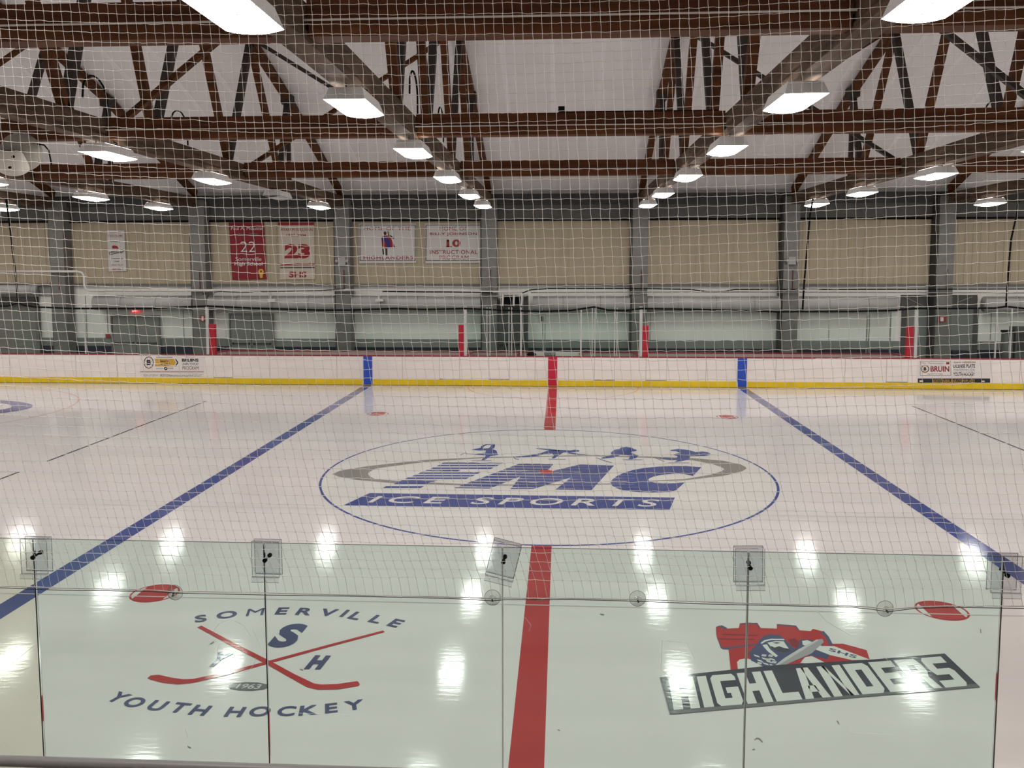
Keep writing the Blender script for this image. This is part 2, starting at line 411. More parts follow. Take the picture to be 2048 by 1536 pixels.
MP = [(1039, 927.3), (1107, 928.3), (1091, 945), (1160, 929), (1228, 931), (1183, 980), (1111, 979), (1143, 954.5), (1066, 978), (1021, 978), (1041, 953), (979, 977), (908, 976)]
def scan(P, period, phase, thick, rows=150):
    """fills an outline measured on the ice row by row, leaving out speed lines"""
    def f(mb, z):
        W_ = [ice(x, y, z) for x, y in P]; y0 = min(v.y for v in W_); y1 = max(v.y for v in W_); h = (y1 - y0) / rows
        for i in range(rows):
            ym = y0 + (i + .5) * h; xs = []
            for a, c in zip(W_, W_[1:] + W_[:1]):
                if (a.y - ym) * (c.y - ym) < 0: xs.append(a.x + (c.x - a.x) * (ym - a.y) / (c.y - a.y))
            xs.sort(); fr = ((ym - y0) / (y1 - y0) * period + phase) % 1
            for xa, xb in zip(xs[::2], xs[1::2]):
                lim = thick(fr)
                xa2 = max(xa, lim)
                if xb > xa2: mb.poly([(xa2, ym - h / 2, z), (xb, ym - h / 2, z), (xb, ym + h / 2, z), (xa2, ym + h / 2, z)])
    return f
xl = ice(905, 976).x; xr = ice(1215, 950).x
paint('emblem_letter', scan(MP, 9.2, 0, lambda fr: xl + (xr - xl) * (1 - abs(fr - .5) / .17) if abs(fr - .5) < .17 else -99), M['ice_blue'])
CP = Q(c2, [(1322, 468), (1200, 459), (1100, 458), (960, 464), (850, 475), (760, 492), (690, 513), (630, 540), (590, 572), (580, 595), (590, 618), (620, 637), (660, 652), (720, 664), (800, 671), (900, 675), (1000, 674), (1080, 669), (1115, 656), (1187, 592), (1100, 600), (1000, 601), (940, 596), (900, 585), (885, 573), (895, 560), (930, 545), (1000, 530), (1100, 521), (1180, 523), (1252, 541)])
xl2 = ice(1215, 965).x; xr2 = ice(1275, 960).x
paint('emblem_letter', scan(CP, 9.2, 0, lambda fr: xl2 + (xr2 - xl2) * (1 - abs(fr - .5) / .1) if abs(fr - .5) < .1 else -99), M['ice_blue'])
e0 = ice(1092.5, 944.3)
paint('emblem_dot', ring(e0.x, e0.y, 0, .155, n=32, ry=1.1), M['ice_red'])
paint('emblem_banner', ipoly([(739.5, 986), (687, 1010.5), (1338.8, 1020), (1349.8, 995)]), M['ice_blue'])
def icetext(s, BL, BR, TR, TL, bold=.02, spacing=1.0, shear=0):
    return lambda mb, z: put_quad(mb, text_geo(s, bold, spacing, shear), *[ice(*p, z) for p in (BL, BR, TR, TL)])
paint('emblem_lettering', icetext('ICE SPORTS', (734, 1005), (1309, 1013.3), (1323, 999), (757, 992), .012, 1.35), M['ice_white'])
paint('skater_figure', ipoly(
    Q(c5, [(88, 156), (120, 148), (160, 140), (170, 124), (205, 112), (235, 108), (277, 109), (274, 135), (256, 152), (285, 160), (302, 196), (240, 205), (215, 222), (198, 235), (165, 237), (195, 215), (205, 200), (150, 196), (50, 189), (52, 184), (150, 186), (200, 178), (205, 160), (150, 161)]),
    Q(c5, [(0, 196), (50, 174), (54, 176), (6, 198)]), Q(c5, [(90, 240), (250, 240), (250, 243), (90, 243)])), M['ice_blue'])
paint('figure_gap', ipoly(Q(c5, [(180, 146), (190, 128), (215, 118), (245, 117), (240, 132), (225, 143)])), M['ice_white'])
paint('skater_figure', ipoly(
    Q(c5, [(600, 142), (605, 148), (700, 160), (780, 168), (790, 158), (700, 149)]),
    Q(c5, [(640, 180), (700, 160), (790, 157), (870, 160), (905, 155), (942, 160), (938, 170), (880, 174), (815, 176), (795, 190), (765, 207), (748, 222), (718, 223), (740, 205), (728, 186), (690, 186), (620, 202), (540, 213), (440, 216), (440, 208), (540, 200), (600, 190)]),
    Q(c5, [(860, 174), (930, 187), (1016, 191), (1016, 195), (920, 195), (840, 182)]),
    Q(c5, [(695, 229), (832, 229), (832, 232), (695, 232)]), Q(c5, [(420, 208), (440, 226), (465, 228), (465, 232), (436, 230), (415, 210)])), M['ice_blue'])
paint('skater_figure', ipoly(
    Q(c5, [(1188, 178), (1218, 155), (1258, 150), (1265, 139), (1310, 133), (1355, 140), (1368, 150), (1392, 156), (1388, 166), (1355, 170), (1345, 180), (1404, 198), (1392, 218), (1350, 230), (1325, 228), (1345, 208), (1310, 196), (1260, 198), (1215, 216), (1130, 226), (1105, 222), (1150, 207), (1195, 198)]),
    Q(c5, [(1072, 216), (1150, 243), (1198, 256), (1196, 260), (1145, 247), (1070, 219)]), Q(c5, [(1280, 232), (1435, 232), (1435, 236), (1280, 236)])), M['ice_blue'])
paint('skater_figure', ipoly(
    Q(c5, [(1658, 157), (1720, 149), (1800, 157), (1855, 174), (1910, 169), (1960, 176), (1978, 194), (1930, 204), (1815, 206), (1800, 232), (1745, 246), (1690, 251), (1715, 236), (1650, 236), (1560, 226), (1600, 219), (1705, 222), (1715, 206), (1680, 196), (1700, 186), (1740, 183), (1700, 166), (1660, 166)]),
    Q(c5, [(1535, 216), (1610, 246), (1608, 250), (1532, 219)]), Q(c5, [(1640, 257), (1805, 257), (1805, 260), (1640, 260)])), M['ice_blue'])

# --- crossed sticks emblem (near left)
c3 = lambda x, y: (180 + x / 2.926, 1180 + y / 2.926)
def stick(mb, z):
    def strip(P, w):
        W_ = [ice(*c3(*p), z) for p in P]
        L_, R_ = [], []
        for i, p in enumerate(W_):
            d = (W_[min(i + 1, len(W_) - 1)] - W_[max(i - 1, 0)]).normalized(); n_ = Vector((-d.y, d.x, 0)) * w[i] * .62
            L_.append(p + n_); R_.append(p - n_)
        for i in range(len(W_) - 1): mb.poly([L_[i], L_[i + 1], R_[i + 1], R_[i]])
    strip([(640, 213), (830, 315), (1045, 425), (1180, 500), (1290, 557), (1345, 568), (1450, 565), (1565, 547), (1575, 545)], [.045, .05, .055, .06, .075, .085, .09, .085, .05])
    strip([(1720, 241), (1400, 325), (1045, 422), (800, 488), (600, 532), (530, 537), (450, 527), (380, 510), (345, 508)], [.04, .045, .05, .055, .07, .085, .095, .09, .05])
paint('crossed_sticks', stick, M['ice_red'])
def arc_letters(mb, z, word, pos, hgt):
    for i, (ch, (x, y)) in enumerate(zip(word, pos)):
        g = text_geo(ch, .03 if ch != 'M' else .012)
        w = hgt * g[2] * (1.06 if ch not in 'IM' else 1); a = pos[min(i + 1, len(pos) - 1)]; c = pos[max(i - 1, 0)]
        d = Vector((a[0] - c[0], a[1] - c[1], 0)).normalized(); n_ = Vector((-d.y, d.x, 0)); p = Vector((x, y, z))
        mb.add([p + d * (u - .5) * w + n_ * (v - .5) * hgt for u, v in g[0]], g[1])
SV = [(-4.04, -7.448), (-3.77, -7.323), (-3.45, -7.224), (-3.132, -7.176), (-2.847, -7.175), (-2.551, -7.19), (-2.346, -7.204), (-2.183, -7.266), (-1.913, -7.35), (-1.665, -7.448)]
YH = [(-4.057, -9.316), (-3.848, -9.396), (-3.597, -9.446), (-3.365, -9.471), (-3.148, -9.506), (-2.802, -9.517), (-2.569, -9.495), (-2.319, -9.475), (-2.112, -9.448), (-1.908, -9.396), (-1.703, -9.33)]
paint('emblem_lettering', lambda mb, z: arc_letters(mb, z, 'SOMERVILLE', SV, .215), M['ice_navy'])
paint('emblem_lettering', lambda mb, z: arc_letters(mb, z, 'YOUTHHOCKEY', YH, .18), M['ice_navy'])
def big(s, x0, x1, y0, y1, bold=.07): return lambda mb, z: put_quad(mb, text_geo(s, bold), Vector((x0, y0, z)), Vector((x1, y0, z)), Vector((x1 + .03, y1, z)), Vector((x0 + .03, y1, z)))
paint('emblem_letter', big('S', -3.0, -2.70, -8.16, -7.53, .05), M['ice_navy'])
paint('emblem_letter', big('H', -2.41, -2.235, -8.64, -8.32), M['ice_navy'])
paint('emblem_letter', big('Y', -3.50, -3.31, -8.64, -8.32), M['ice_navy'])
pc = ice(*c3(928, 566))
paint('puck_mark', ring(pc.x, pc.y, 0, .21, n=10, ry=.42), M['ice_grey2'])
paint('puck_year', lambda mb, z: put_quad(mb, text_geo('1963', .02), Vector((pc.x - .12, pc.y - .05, z)), Vector((pc.x + .12, pc.y - .05, z)), Vector((pc.x + .13, pc.y + .05, z)), Vector((pc.x - .11, pc.y + .05, z))), M['ice_pale'])

# --- HIGHLANDERS emblem (near right)
c4 = lambda x, y: (1280 + x / 2.667, 1180 + y / 2.667)
ck = lambda x, y: (1300 + x / 4.452, 1220 + y / 4.452)
paint('castle_mark', ipoly(Q(ck, [(588, 150), (618, 138), (650, 145), (685, 165), (790, 160), (800, 118), (880, 112), (955, 118), (985, 160), (1130, 165), (1128, 128), (1240, 132), (1300, 142), (1330, 180), (1430, 187), (1450, 167), (1540, 190), (1580, 235), (1615, 300), (1720, 300), (1850, 335), (1930, 357), (1955, 440), (1650, 482), (1300, 505), (790, 548), (722, 552), (700, 350), (640, 335), (600, 260), (590, 215)])), M['ice_red'])
paint('castle_edge', ipoly(Q(ck, [(640, 335), (700, 330), (800, 318), (970, 298), (970, 308), (800, 330), (700, 348), (650, 348)]), Q(ck, [(1545, 185), (1590, 235), (1630, 310), (1600, 320), (1560, 240), (1520, 195)]), Q(ck, [(590, 150), (640, 135), (690, 160), (660, 168), (630, 152)]), Q(ck, [(588, 215), (640, 330), (650, 350), (630, 335)]), Q(ck, [(800, 118), (955, 114), (985, 158), (978, 162), (948, 124), (804, 128)]), Q(ck, [(1130, 124), (1300, 138), (1332, 178), (1322, 182), (1294, 148), (1130, 134)])), M['ice_navy'])
paint('shoulder_plaid', ipoly(Q(ck, [(775, 462), (800, 440), (860, 430), (1000, 470), (1110, 505), (1350, 480), (1640, 478), (1300, 505), (785, 545)])), M['ice_white'])
paint('warrior_head', ipoly(Q(ck, [(880, 380), (945, 310), (980, 260), (1010, 232), (1080, 216), (1150, 222), (1190, 250), (1240, 300), (1290, 350), (1300, 400), (1200, 460), (1100, 510), (1000, 500), (900, 450)]), Q(ck, [(1310, 290), (1350, 260), (1440, 265), (1620, 350), (1580, 440), (1400, 400), (1340, 440), (1280, 380)])), M['ice_navy'])
paint('warrior_face', ipoly(Q(ck, [(1045, 290), (1120, 278), (1190, 278), (1218, 320), (1235, 342), (1225, 352), (1175, 340), (1150, 322), (1120, 345), (1080, 330)]),
    Q(ck, [(985, 292), (1020, 268), (1080, 256), (1195, 258), (1197, 268), (1080, 267), (1030, 280), (992, 302)]),
    Q(ck, [(1000, 312), (1040, 305), (1070, 350), (1140, 408), (1120, 420), (1050, 370)]),
    *[Q(ck, [(x, y), (x + 45, y + 12), (x + 60, y + 28), (x + 15, y + 16)]) for x, y in ((920, 395), (990, 420), (950, 438), (1030, 446), (1000, 465), (1060, 480), (1060, 425))]), M['ice_white'])
paint('beard_mark', ipoly(Q(ck, [(1075, 318), (1110, 335), (1150, 322), (1185, 335), (1235, 345), (1260, 365), (1200, 380), (1120, 365), (1085, 340)]), Q(ck, [(1085, 292), (1130, 286), (1165, 292), (1130, 300)])), M['ice_slate'])
paint('plaid_mark', ipoly(*[Q(ck, [(x, y), (x + 40, y + 6), (x + 30, y + 24), (x - 10, y + 18)]) for x, y in ((1000, 392), (1060, 395), (1040, 430), (1090, 452), (960, 462), (1360, 440), (1400, 455))]), M['ice_pale'])
paint('tower_shade', ipoly(Q(ck, [(640, 210), (970, 222), (960, 232), (640, 222)]), Q(ck, [(610, 250), (930, 258), (930, 266), (612, 262)]), Q(ck, [(1230, 262), (1290, 250), (1330, 290), (1310, 340), (1260, 320)])), M['ice_darkred'])
paint('sash_mark', ipoly(Q(ck, [(1355, 275), (1400, 268), (1530, 320), (1640, 322), (1960, 442), (1800, 446), (1600, 400), (1420, 330), (1360, 310)]), Q(ck, [(1340, 470), (1380, 420), (1440, 410), (1580, 478), (1480, 482)])), M['ice_white'])
paint('sash_letters', icetext('SHS', ck(1590, 362), ck(1830, 432), ck(1850, 408), ck(1600, 335), .03, 1.1), M['ice_navy'])
paint('sword_mark', ipoly(Q(ck, [(1100, 502), (1160, 508), (1440, 385), (1548, 285), (1535, 258), (1485, 262), (1330, 345), (1200, 425)])), M['ice_steel'])
paint('sword_edge', ipoly(Q(ck, [(1100, 502), (1125, 504), (1330, 375), (1500, 270), (1485, 262), (1330, 345), (1200, 425)])), M['ice_pale'])
paint('emblem_banner', ipoly(Q(c4, [(105, 466), (720, 400), (1245, 370), (1540, 345), (1625, 338), (1815, 518), (1100, 578), (160, 664)])), M['ice_slate'])
paint('banner_border', ipoly(Q(c4, [(105, 466), (130, 464), (182, 642), (1100, 562), (1790, 500), (1815, 518), (1100, 578), (160, 664)])), M['ice_grey2'])
LET = {  # block capitals in a 0..1 cell
 'H': [[(0, 0), (.36, 0), (.36, 1), (0, 1)], [(.64, 0), (1, 0), (1, 1), (.64, 1)], [(.36, .38), (.64, .38), (.64, .62), (.36, .62)]],
 'I': [[(.05, 0), (.95, 0), (.95, 1), (.05, 1)]],
 'G': [[(.12, 0), (.9, 0), (1, .1), (1, .22), (.36, .22), (.0, .1)], [(0, .1), (.36, .22), (.36, .78), (0, .9)], [(0, .9), (.36, .78), (1, .78), (1, .9), (.9, 1), (.12, 1)], [(.64, .22), (1, .22), (1, .56), (.5, .56), (.5, .38), (.64, .38)]],
 'L': [[(0, 0), (.36, 0), (.36, 1), (0, 1)], [(.36, 0), (1, 0), (1, .24), (.36, .24)]],
 'A': [[(0, 0), (.33, 0), (.55, 1), (.25, 1)], [(.67, 0), (1, 0), (.75, 1), (.45, 1)], [(.3, .2), (.7, .2), (.65, .4), (.35, .4)]],
 'N': [[(0, 0), (.34, 0), (.34, 1), (0, 1)], [(.66, 0), (1, 0), (1, 1), (.66, 1)], [(.66, 0), (.8, 0), (.34, 1), (.2, 1)]],
 'D': [[(0, 0), (.36, 0), (.36, 1), (0, 1)], [(.36, 0), (.85, 0), (1, .12), (.64, .22), (.36, .22)], [(.64, .22), (1, .12), (1, .88), (.64, .78)], [(.36, .78), (.64, .78), (1, .88), (.85, 1), (.36, 1)]],
 'E': [[(0, 0), (.36, 0), (.36, 1), (0, 1)], [(.36, 0), (1, 0), (1, .22), (.36, .22)], [(.36, .4), (.9, .4), (.9, .6), (.36, .6)], [(.36, .78), (1, .78), (1, 1), (.36, 1)]],
 'R': [[(0, 0), (.36, 0), (.36, 1), (0, 1)], [(.36, .78), (1, .78), (.88, 1), (.36, 1)], [(.66, .5), (1, .55), (1, .78), (.66, .78)], [(.36, .38), (.86, .38), (1, .55), (.36, .58)], [(.66, 0), (1, 0), (.86, .38), (.55, .38)]],
 'S': [[(0, 0), (.88, 0), (1, .1), (.64, .22), (0, .22)], [(.64, .22), (1, .1), (1, .5), (.64, .4)], [(0, .6), (.12, .4), (.64, .4), (1, .5), (.88, .6)], [(0, .6), (.36, .6), (.36, .78), (0, .9)], [(.12, 1), (0, .9), (.36, .78), (1, .78), (1, 1)]]}
def hl_text(mb, z):
    TL, BL, BR, TR = [ice(*c4(*p), z) for p in ((152, 474), (180, 640), (1758, 510), (1604, 354))]
    wd = {'I': .42}; tot = sum(wd.get(ch, 1) for ch in 'HIGHLANDERS'); gap = .13; tot += gap * 10; u = 0
    for ch in 'HIGHLANDERS':
        w = wd.get(ch, 1)
        for P in LET[ch]:
            V_ = []
            for (a, v) in P:
                uu = (u + a * w) / tot; V_.append((BL * (1 - uu) + BR * uu) * (1 - v) + (TL * (1 - uu) + TR * uu) * v)
            mb.poly(V_)
        u += w + gap
paint('emblem_lettering', hl_text, M['ice_white'])

def mark(*strokes):
    def f(mb, z):
        for P in strokes:
            for (x0, y0), (x1, y1) in zip(P, P[1:]):
                L_ = math.hypot(x1 - x0, y1 - y0); nx_, ny_ = -(y1 - y0) / L_ * .9, (x1 - x0) / L_ * .9
                mb.poly([ice(x0 - nx_, y0 - ny_, z), ice(x1 - nx_, y1 - ny_, z), ice(x1 + nx_, y1 + ny_, z), ice(x0 + nx_, y0 + ny_, z)])
    return f
paint('skate_mark', mark([(1509, 1480), (1513, 1476), (1519, 1477), (1525, 1484)], [(1505, 1499), (1510, 1498)]), M['ice_grey'])
paint('skate_mark', mark([(1674, 1441), (1678, 1447)]), M['ice_grey']); paint('skate_mark', mark([(1961, 1258), (1962, 1266)]), M['ice_grey'])
paint('skate_mark', mark([(420, 1288), (428, 1283)], [(600, 1338), (606, 1340)], [(1200, 1228), (1208, 1229)], [(1115, 1459), (1120, 1461)], [(375, 1492), (382, 1496)]), M['ice_grey'])
# ================================================================== FAR BOARDS
db = empty('dasher_boards', (0, BY, 0), 'white dasher boards with yellow kick plate along the far side of the ice', 'rink boards')
b = MB(); b.box(-30, 30, BY, BY + .09, .05, 1.04); b.build('board_face', M['board'], db)
b = MB(); b.box(-30, 30, BY - .015, BY + .12, 1.04, 1.075); b.build('cap_rail', M['redcap'], db)
b = MB(); b.box(-30, 30, BY - .012, BY, .014, .218); b.build('kick_plate', M['yellow'], db)
def xat(px): return at(px, 740, BY).x
b = MB()
for px in (20, 152, 234, 540, 674, 805, 879, 919, 978, 1019, 1070, 1137, 1189, 1229, 1292, 1333, 1412, 1552, 1690, 1773, 1816, 2040):
    x = xat(px); b.box(x - .006, x + .006, BY - .003, BY, .222, 1.04)
b.build('board_joint', M['jointl'], db)['kind'] = 'stuff'
for a, c in ((427, 465), (879, 919), (978, 1019), (1189, 1229), (1292, 1333), (1773, 1816)):
    x0, x1 = xat(a), xat(c)
    b = MB(); b.box(x0, x1, BY - .008, BY, .25, 1.035); g = b.build('gate', M['board'], db)
    b = MB(); b.box(x0, x1, BY - .010, BY - .004, .235, .25); b.build('gate_gap', M['line'], g)
    for x in (x0, x1):
        b = MB(); b.box(x - .005, x + .005, BY - .0095, BY - .004, .235, 1.03); b.build('gate_joint', M['jointl'], g)
for x, m in ((-6.596, 'blueb'), (6.596, 'blueb'), (0, 'redb')):
    b = MB(); b.box(x - .19, x + .19, BY - .013, BY, .03, 1.04); b.box(x - .16, x + .16, BY - .016, BY - .013, .03, 1.04, 1)
    b.build('line_stripe', [M['ad'], M[m]], db, )
# bench and penalty box enclosures behind the far boards
BB = 14.1
def side_board(name, x, y0=BY + .1, y1=BB):
    pass
XB = [-12.45, -3.05, -1.21, 1.02, 3.03, 12.40]
bench = empty('players_bench_boards', (0, BB, 0), 'low pinkish grey back boards with red cap behind the far benches', 'rink boards')
b = MB(); b.box(XB[0], XB[-1], BB, BB + .08, 0, 1.04); b.build('back_board', M['board_back'], bench)
b = MB(); b.box(XB[0], XB[-1], BB - .02, BB + .1, 1.04, 1.075); b.build('cap_rail', M['redcap'], bench)
for x in XB:
    b = MB(); b.box(x - .04, x + .04, BY + .13, BB - .03, 0, 1.04); sb = b.build('divider_board', M['board_back'], bench)
    b = MB(); b.box(x - .06, x + .06, BY + .13, BB - .03, 1.04, 1.075); b.build('cap_rail', M['redcap'], sb)
# glass behind benches
n = 14; w = (XB[-1] - XB[0]) / n
for i in range(n):
    x0 = XB[0] + i * w; b = MB(); b.box(x0 + .01, x0 + w - .01, BB + .03, BB + .042, 1.075, 2.72)
    tag(b.build('bench_glass', M['glass_far']), 'greenish glass pane behind the far benches, %s from the left' % ORD[i], 'glass pane', 'glass panes behind the far benches')
# glass on far boards
def far_pane(x0, x1, lab):
    b = MB(); b.box(x0 + .01, x1 - .01, BY + .045, BY + .057, 1.075, 2.74)
    tag(b.build('board_glass', M['glass_far']), lab, 'glass pane', 'glass panes on the far boards')
k = 0
for i in range(4): far_pane(-12.5 - 1.8 * (i + 1), -12.5 - 1.8 * i, 'clear glass pane on far boards, %s one left of the white left end post' % ORD[i])
for i in range(4): far_pane(12.5 + 1.8 * i, 12.5 + 1.8 * (i + 1), 'clear glass pane on far boards, %s one right of the white right end post' % ORD[i])
px = [929, 975, 1020, 1042, 1120, 1163, 1188, 1232, 1283]
xs = [at(p, 660, BY + .05).x for p in px]
for i, (a, c) in enumerate(zip(xs, xs[1:])): far_pane(a, c, 'green tinted pane before the penalty boxes, %s from the left' % ORD[i])
# posts
def post(x, lab, y=BY + .05, w=.045, z0=1.076, z1=2.8, m='post'):
    o = empty('glass_post', (x, y, z0), lab, 'post', 'upright posts of the far rink glass')
    b = MB(); b.box(x - w / 2, x + w / 2, y - .035, y + .035, z0, z1); b.build('upright', M[m], o)
    b = MB(); b.box(x - w / 2 - .004, x + w / 2 + .004, y - .04, y + .04, z1, z1 + .03); b.build('post_cap', M[m], o)
post(at(414, 660, BY).x, 'white end post left of the long left bench opening', w=.1, z1=2.78)
post(at(1833, 660, BY).x, 'white end post right of the long right bench opening', w=.1, z1=2.83)
post(at(930.5, 660, BY).x, 'white post where the penalty box glass starts, right of the red pad', w=.1)
post(at(1282, 660, BY).x, 'white post where the penalty box glass ends, left of the red pad', w=.1)
for i, p in enumerate((974, 980, 1018, 1023.5, 1042, 1162, 1184.5, 1190, 1229, 1234)):
    post(at(p, 660, BY + .05).x, 'slim grey post in the penalty box glass, %s from the left' % ORD[i], w=.028 if i not in (4, 5) else .05, z1=2.76)
for i, p in enumerate((170, 1992, 2022)): post(at(p, 660, BY + .05).x, ['slim grey post in the far glass, left of the double doors', 'slim pale post in the far glass near the right edge', 'slim pale post in the far glass at the right edge before the dark cabinet'][i], w=.03, z1=2.75)
for i, p in enumerate((1735, 1739.5, 1782, 1085, 1090)): post(at(p, 660, BB + .035).x, 'slim dark post of the glass behind the benches, %s from the left' % ORD[[2, 3, 4, 0, 1][i]], y=BB + .1, w=.03, z1=2.72, m='light_steel')
# red pads on the bench end posts
for p, lab in ((424, 'red padded post wrap at the left end of the left bench'), (923, 'red padded post wrap at the right end of the left bench, by the penalty box'), (1291, 'red padded post wrap at the left end of the right bench, by the penalty box'), (1821, 'red padded post wrap at the right end of the right bench')):
    x = at(p, 680, BY).x
    o = empty('post_pad', (x, BY + .07, 1.076), lab, 'pad', 'red post pads at the bench openings')
    b = MB(); b.prism([(x - .10, BY + .02, 1.076), (x + .10, BY + .02, 1.076), (x + .11, BY + .06, 1.076), (x + .11, BY + .15, 1.076), (x - .11, BY + .15, 1.076), (x - .11, BY + .06, 1.076)], (0, 0, 1.09)); b.build('pad_body', M['redpad'], o)
    b = MB()
    for z in (1.35, 1.62, 1.9): b.box(x - .113, x + .113, BY + .018, BY + .152, z, z + .012)
    b.build('strap', M['t_red'], o)
# timekeeper things
o = empty('scoreboard_console', (.0, BY + .4, 1.0), 'grey scoreboard control box with knobs behind the boards at centre ice', 'control box')
b = MB(); wbox(b, 1088, 705.5, 1111, 712.5, BY + .3, .2); b.build('case', M['box_grey'], o)
for i in range(4):
    b = MB(); p = at(1092 + i * 5.4, 709, BY + .29); b.sphere(p, .035, 8, 6); b.build('knob', M['light_steel'], o)
b = MB(); wbox(b, 1108, 713, 1114, 722, BY + .3, .1)
tb = MB(); P = at(1063, 709, BY + .5); tb.sphere(P, .13, 10, 7, scale=(1.3, .8, .7)); tag(tb.build('equipment_bag', M['black'], smooth=True), 'small black bag beside the timekeeper opening, left of the control box', 'bag')
tb = MB(); wbox(tb, 1067, 704, 1160, 713, BB - .2, .05)
o = tag(tb.build('timekeeper_counter', M['board']), 'white counter ledge in the timekeeper box behind the far boards', 'counter')

# --- advertising on the boards
def ad_left():
    Y = BY - .006
    o = empty('advertising_sign', at(345, 735, Y), 'board advert with round B emblem and gold learn to play arrow, left of the bench', 'sign')
    b = MB(); wbox(b, 280, 711, 408, 753.5, Y, .004); b.build('sheet', M['ad'], o)
    s = lambda x, y: (270 + x / 9.752, 700 + y / 9.757)
    Y2 = Y - .001; b = MB()
    def disc(cx, cy, rx, ry, mi, Yd): wpoly(b, [s(cx + rx * math.cos(t), cy + ry * math.sin(t)) for t in [2 * math.pi * k / 28 for k in range(28)]], Yd, mi)
    disc(268, 245, 97, 117, 0, Y2); disc(268, 245, 84, 104, 2, Y2 - .001); disc(268, 245, 80, 99, 1, Y2 - .002)
    for k in range(8):
        t = 2 * math.pi * k / 8 + .39; wpoly(b, [s(268 + r * math.cos(t + d), 245 + r * 1.2 * math.sin(t + d)) for r, d in ((45, -.04), (45, .04), (78, .03), (78, -.03))], Y2 - .003, 0)
    wtext(b, 'B', *s(228, 190), *s(315, 295), Y2 - .004, 0, bold=.06)
    b.build('round_emblem', [M['t_black'], M['ad'], M['t_gold']], o)
    b = MB(); wpoly(b, [s(*p) for p in ((385, 172), (755, 172), (800, 245), (755, 320), (385, 320), (400, 245))], Y2, 0)
    wpoly(b, [s(*p) for p in ((775, 172), (800, 178), (850, 245), (800, 318), (775, 322), (820, 245))], Y2, 1); b.build('arrow', [M['t_gold'], M['t_black']], o)
    b = MB()
    wtext(b, 'learn', *s(495, 190), *s(662, 238), Y2 - .001, 0); wtext(b, 'to play', *s(475, 250), *s(690, 308), Y2 - .001, 0)
    wtext(b, 'BRUINS', *s(915, 168), *s(1238, 230), Y2, 0, bold=.05)
    wtext(b, 'LEARN TO PLAY', *s(918, 250), *s(1240, 300), Y2, 0, bold=.01); wtext(b, 'PROGRAM', *s(925, 318), *s(1240, 388), Y2, 0, bold=.04)
    wtext(b, 'BOSTON', *s(1000, 128), *s(1145, 146), Y2, 1, bold=.01)
    wtext(b, 'BOSTONBRUINS.COM/LEARNTOPLAY', *s(495, 470), *s(1300, 520), Y2, 0, bold=.03)
    wtext(b, 'PURE', *s(640, 345), *s(748, 372), Y2, 2); wtext(b, 'SIGN UP NOW', *s(160, 472), *s(450, 515), Y2, 3)
    wrect(b, *s(410, 138), *s(735, 150), Y2, 2); wrect(b, *s(410, 358), *s(560, 366), Y2, 2); wrect(b, *s(100, 412), *s(1340, 420), Y2, 1); wrect(b, *s(100, 430), *s(1340, 440), Y2, 3)
    wpoly(b, [s(600 + 34 * math.cos(t), 362 + 34 * math.sin(t)) for t in [2 * math.pi * k / 20 for k in range(20)]], Y2, 0)
    wpoly(b, [s(*p) for p in ((580, 372), (600, 345), (622, 345), (605, 368))], Y2 - .001, 4)
    build_pieces(b, [M['t_black'], M['t_brown'], M['t_grey'], M['t_tan'], M['ad']], o)
ad_left()
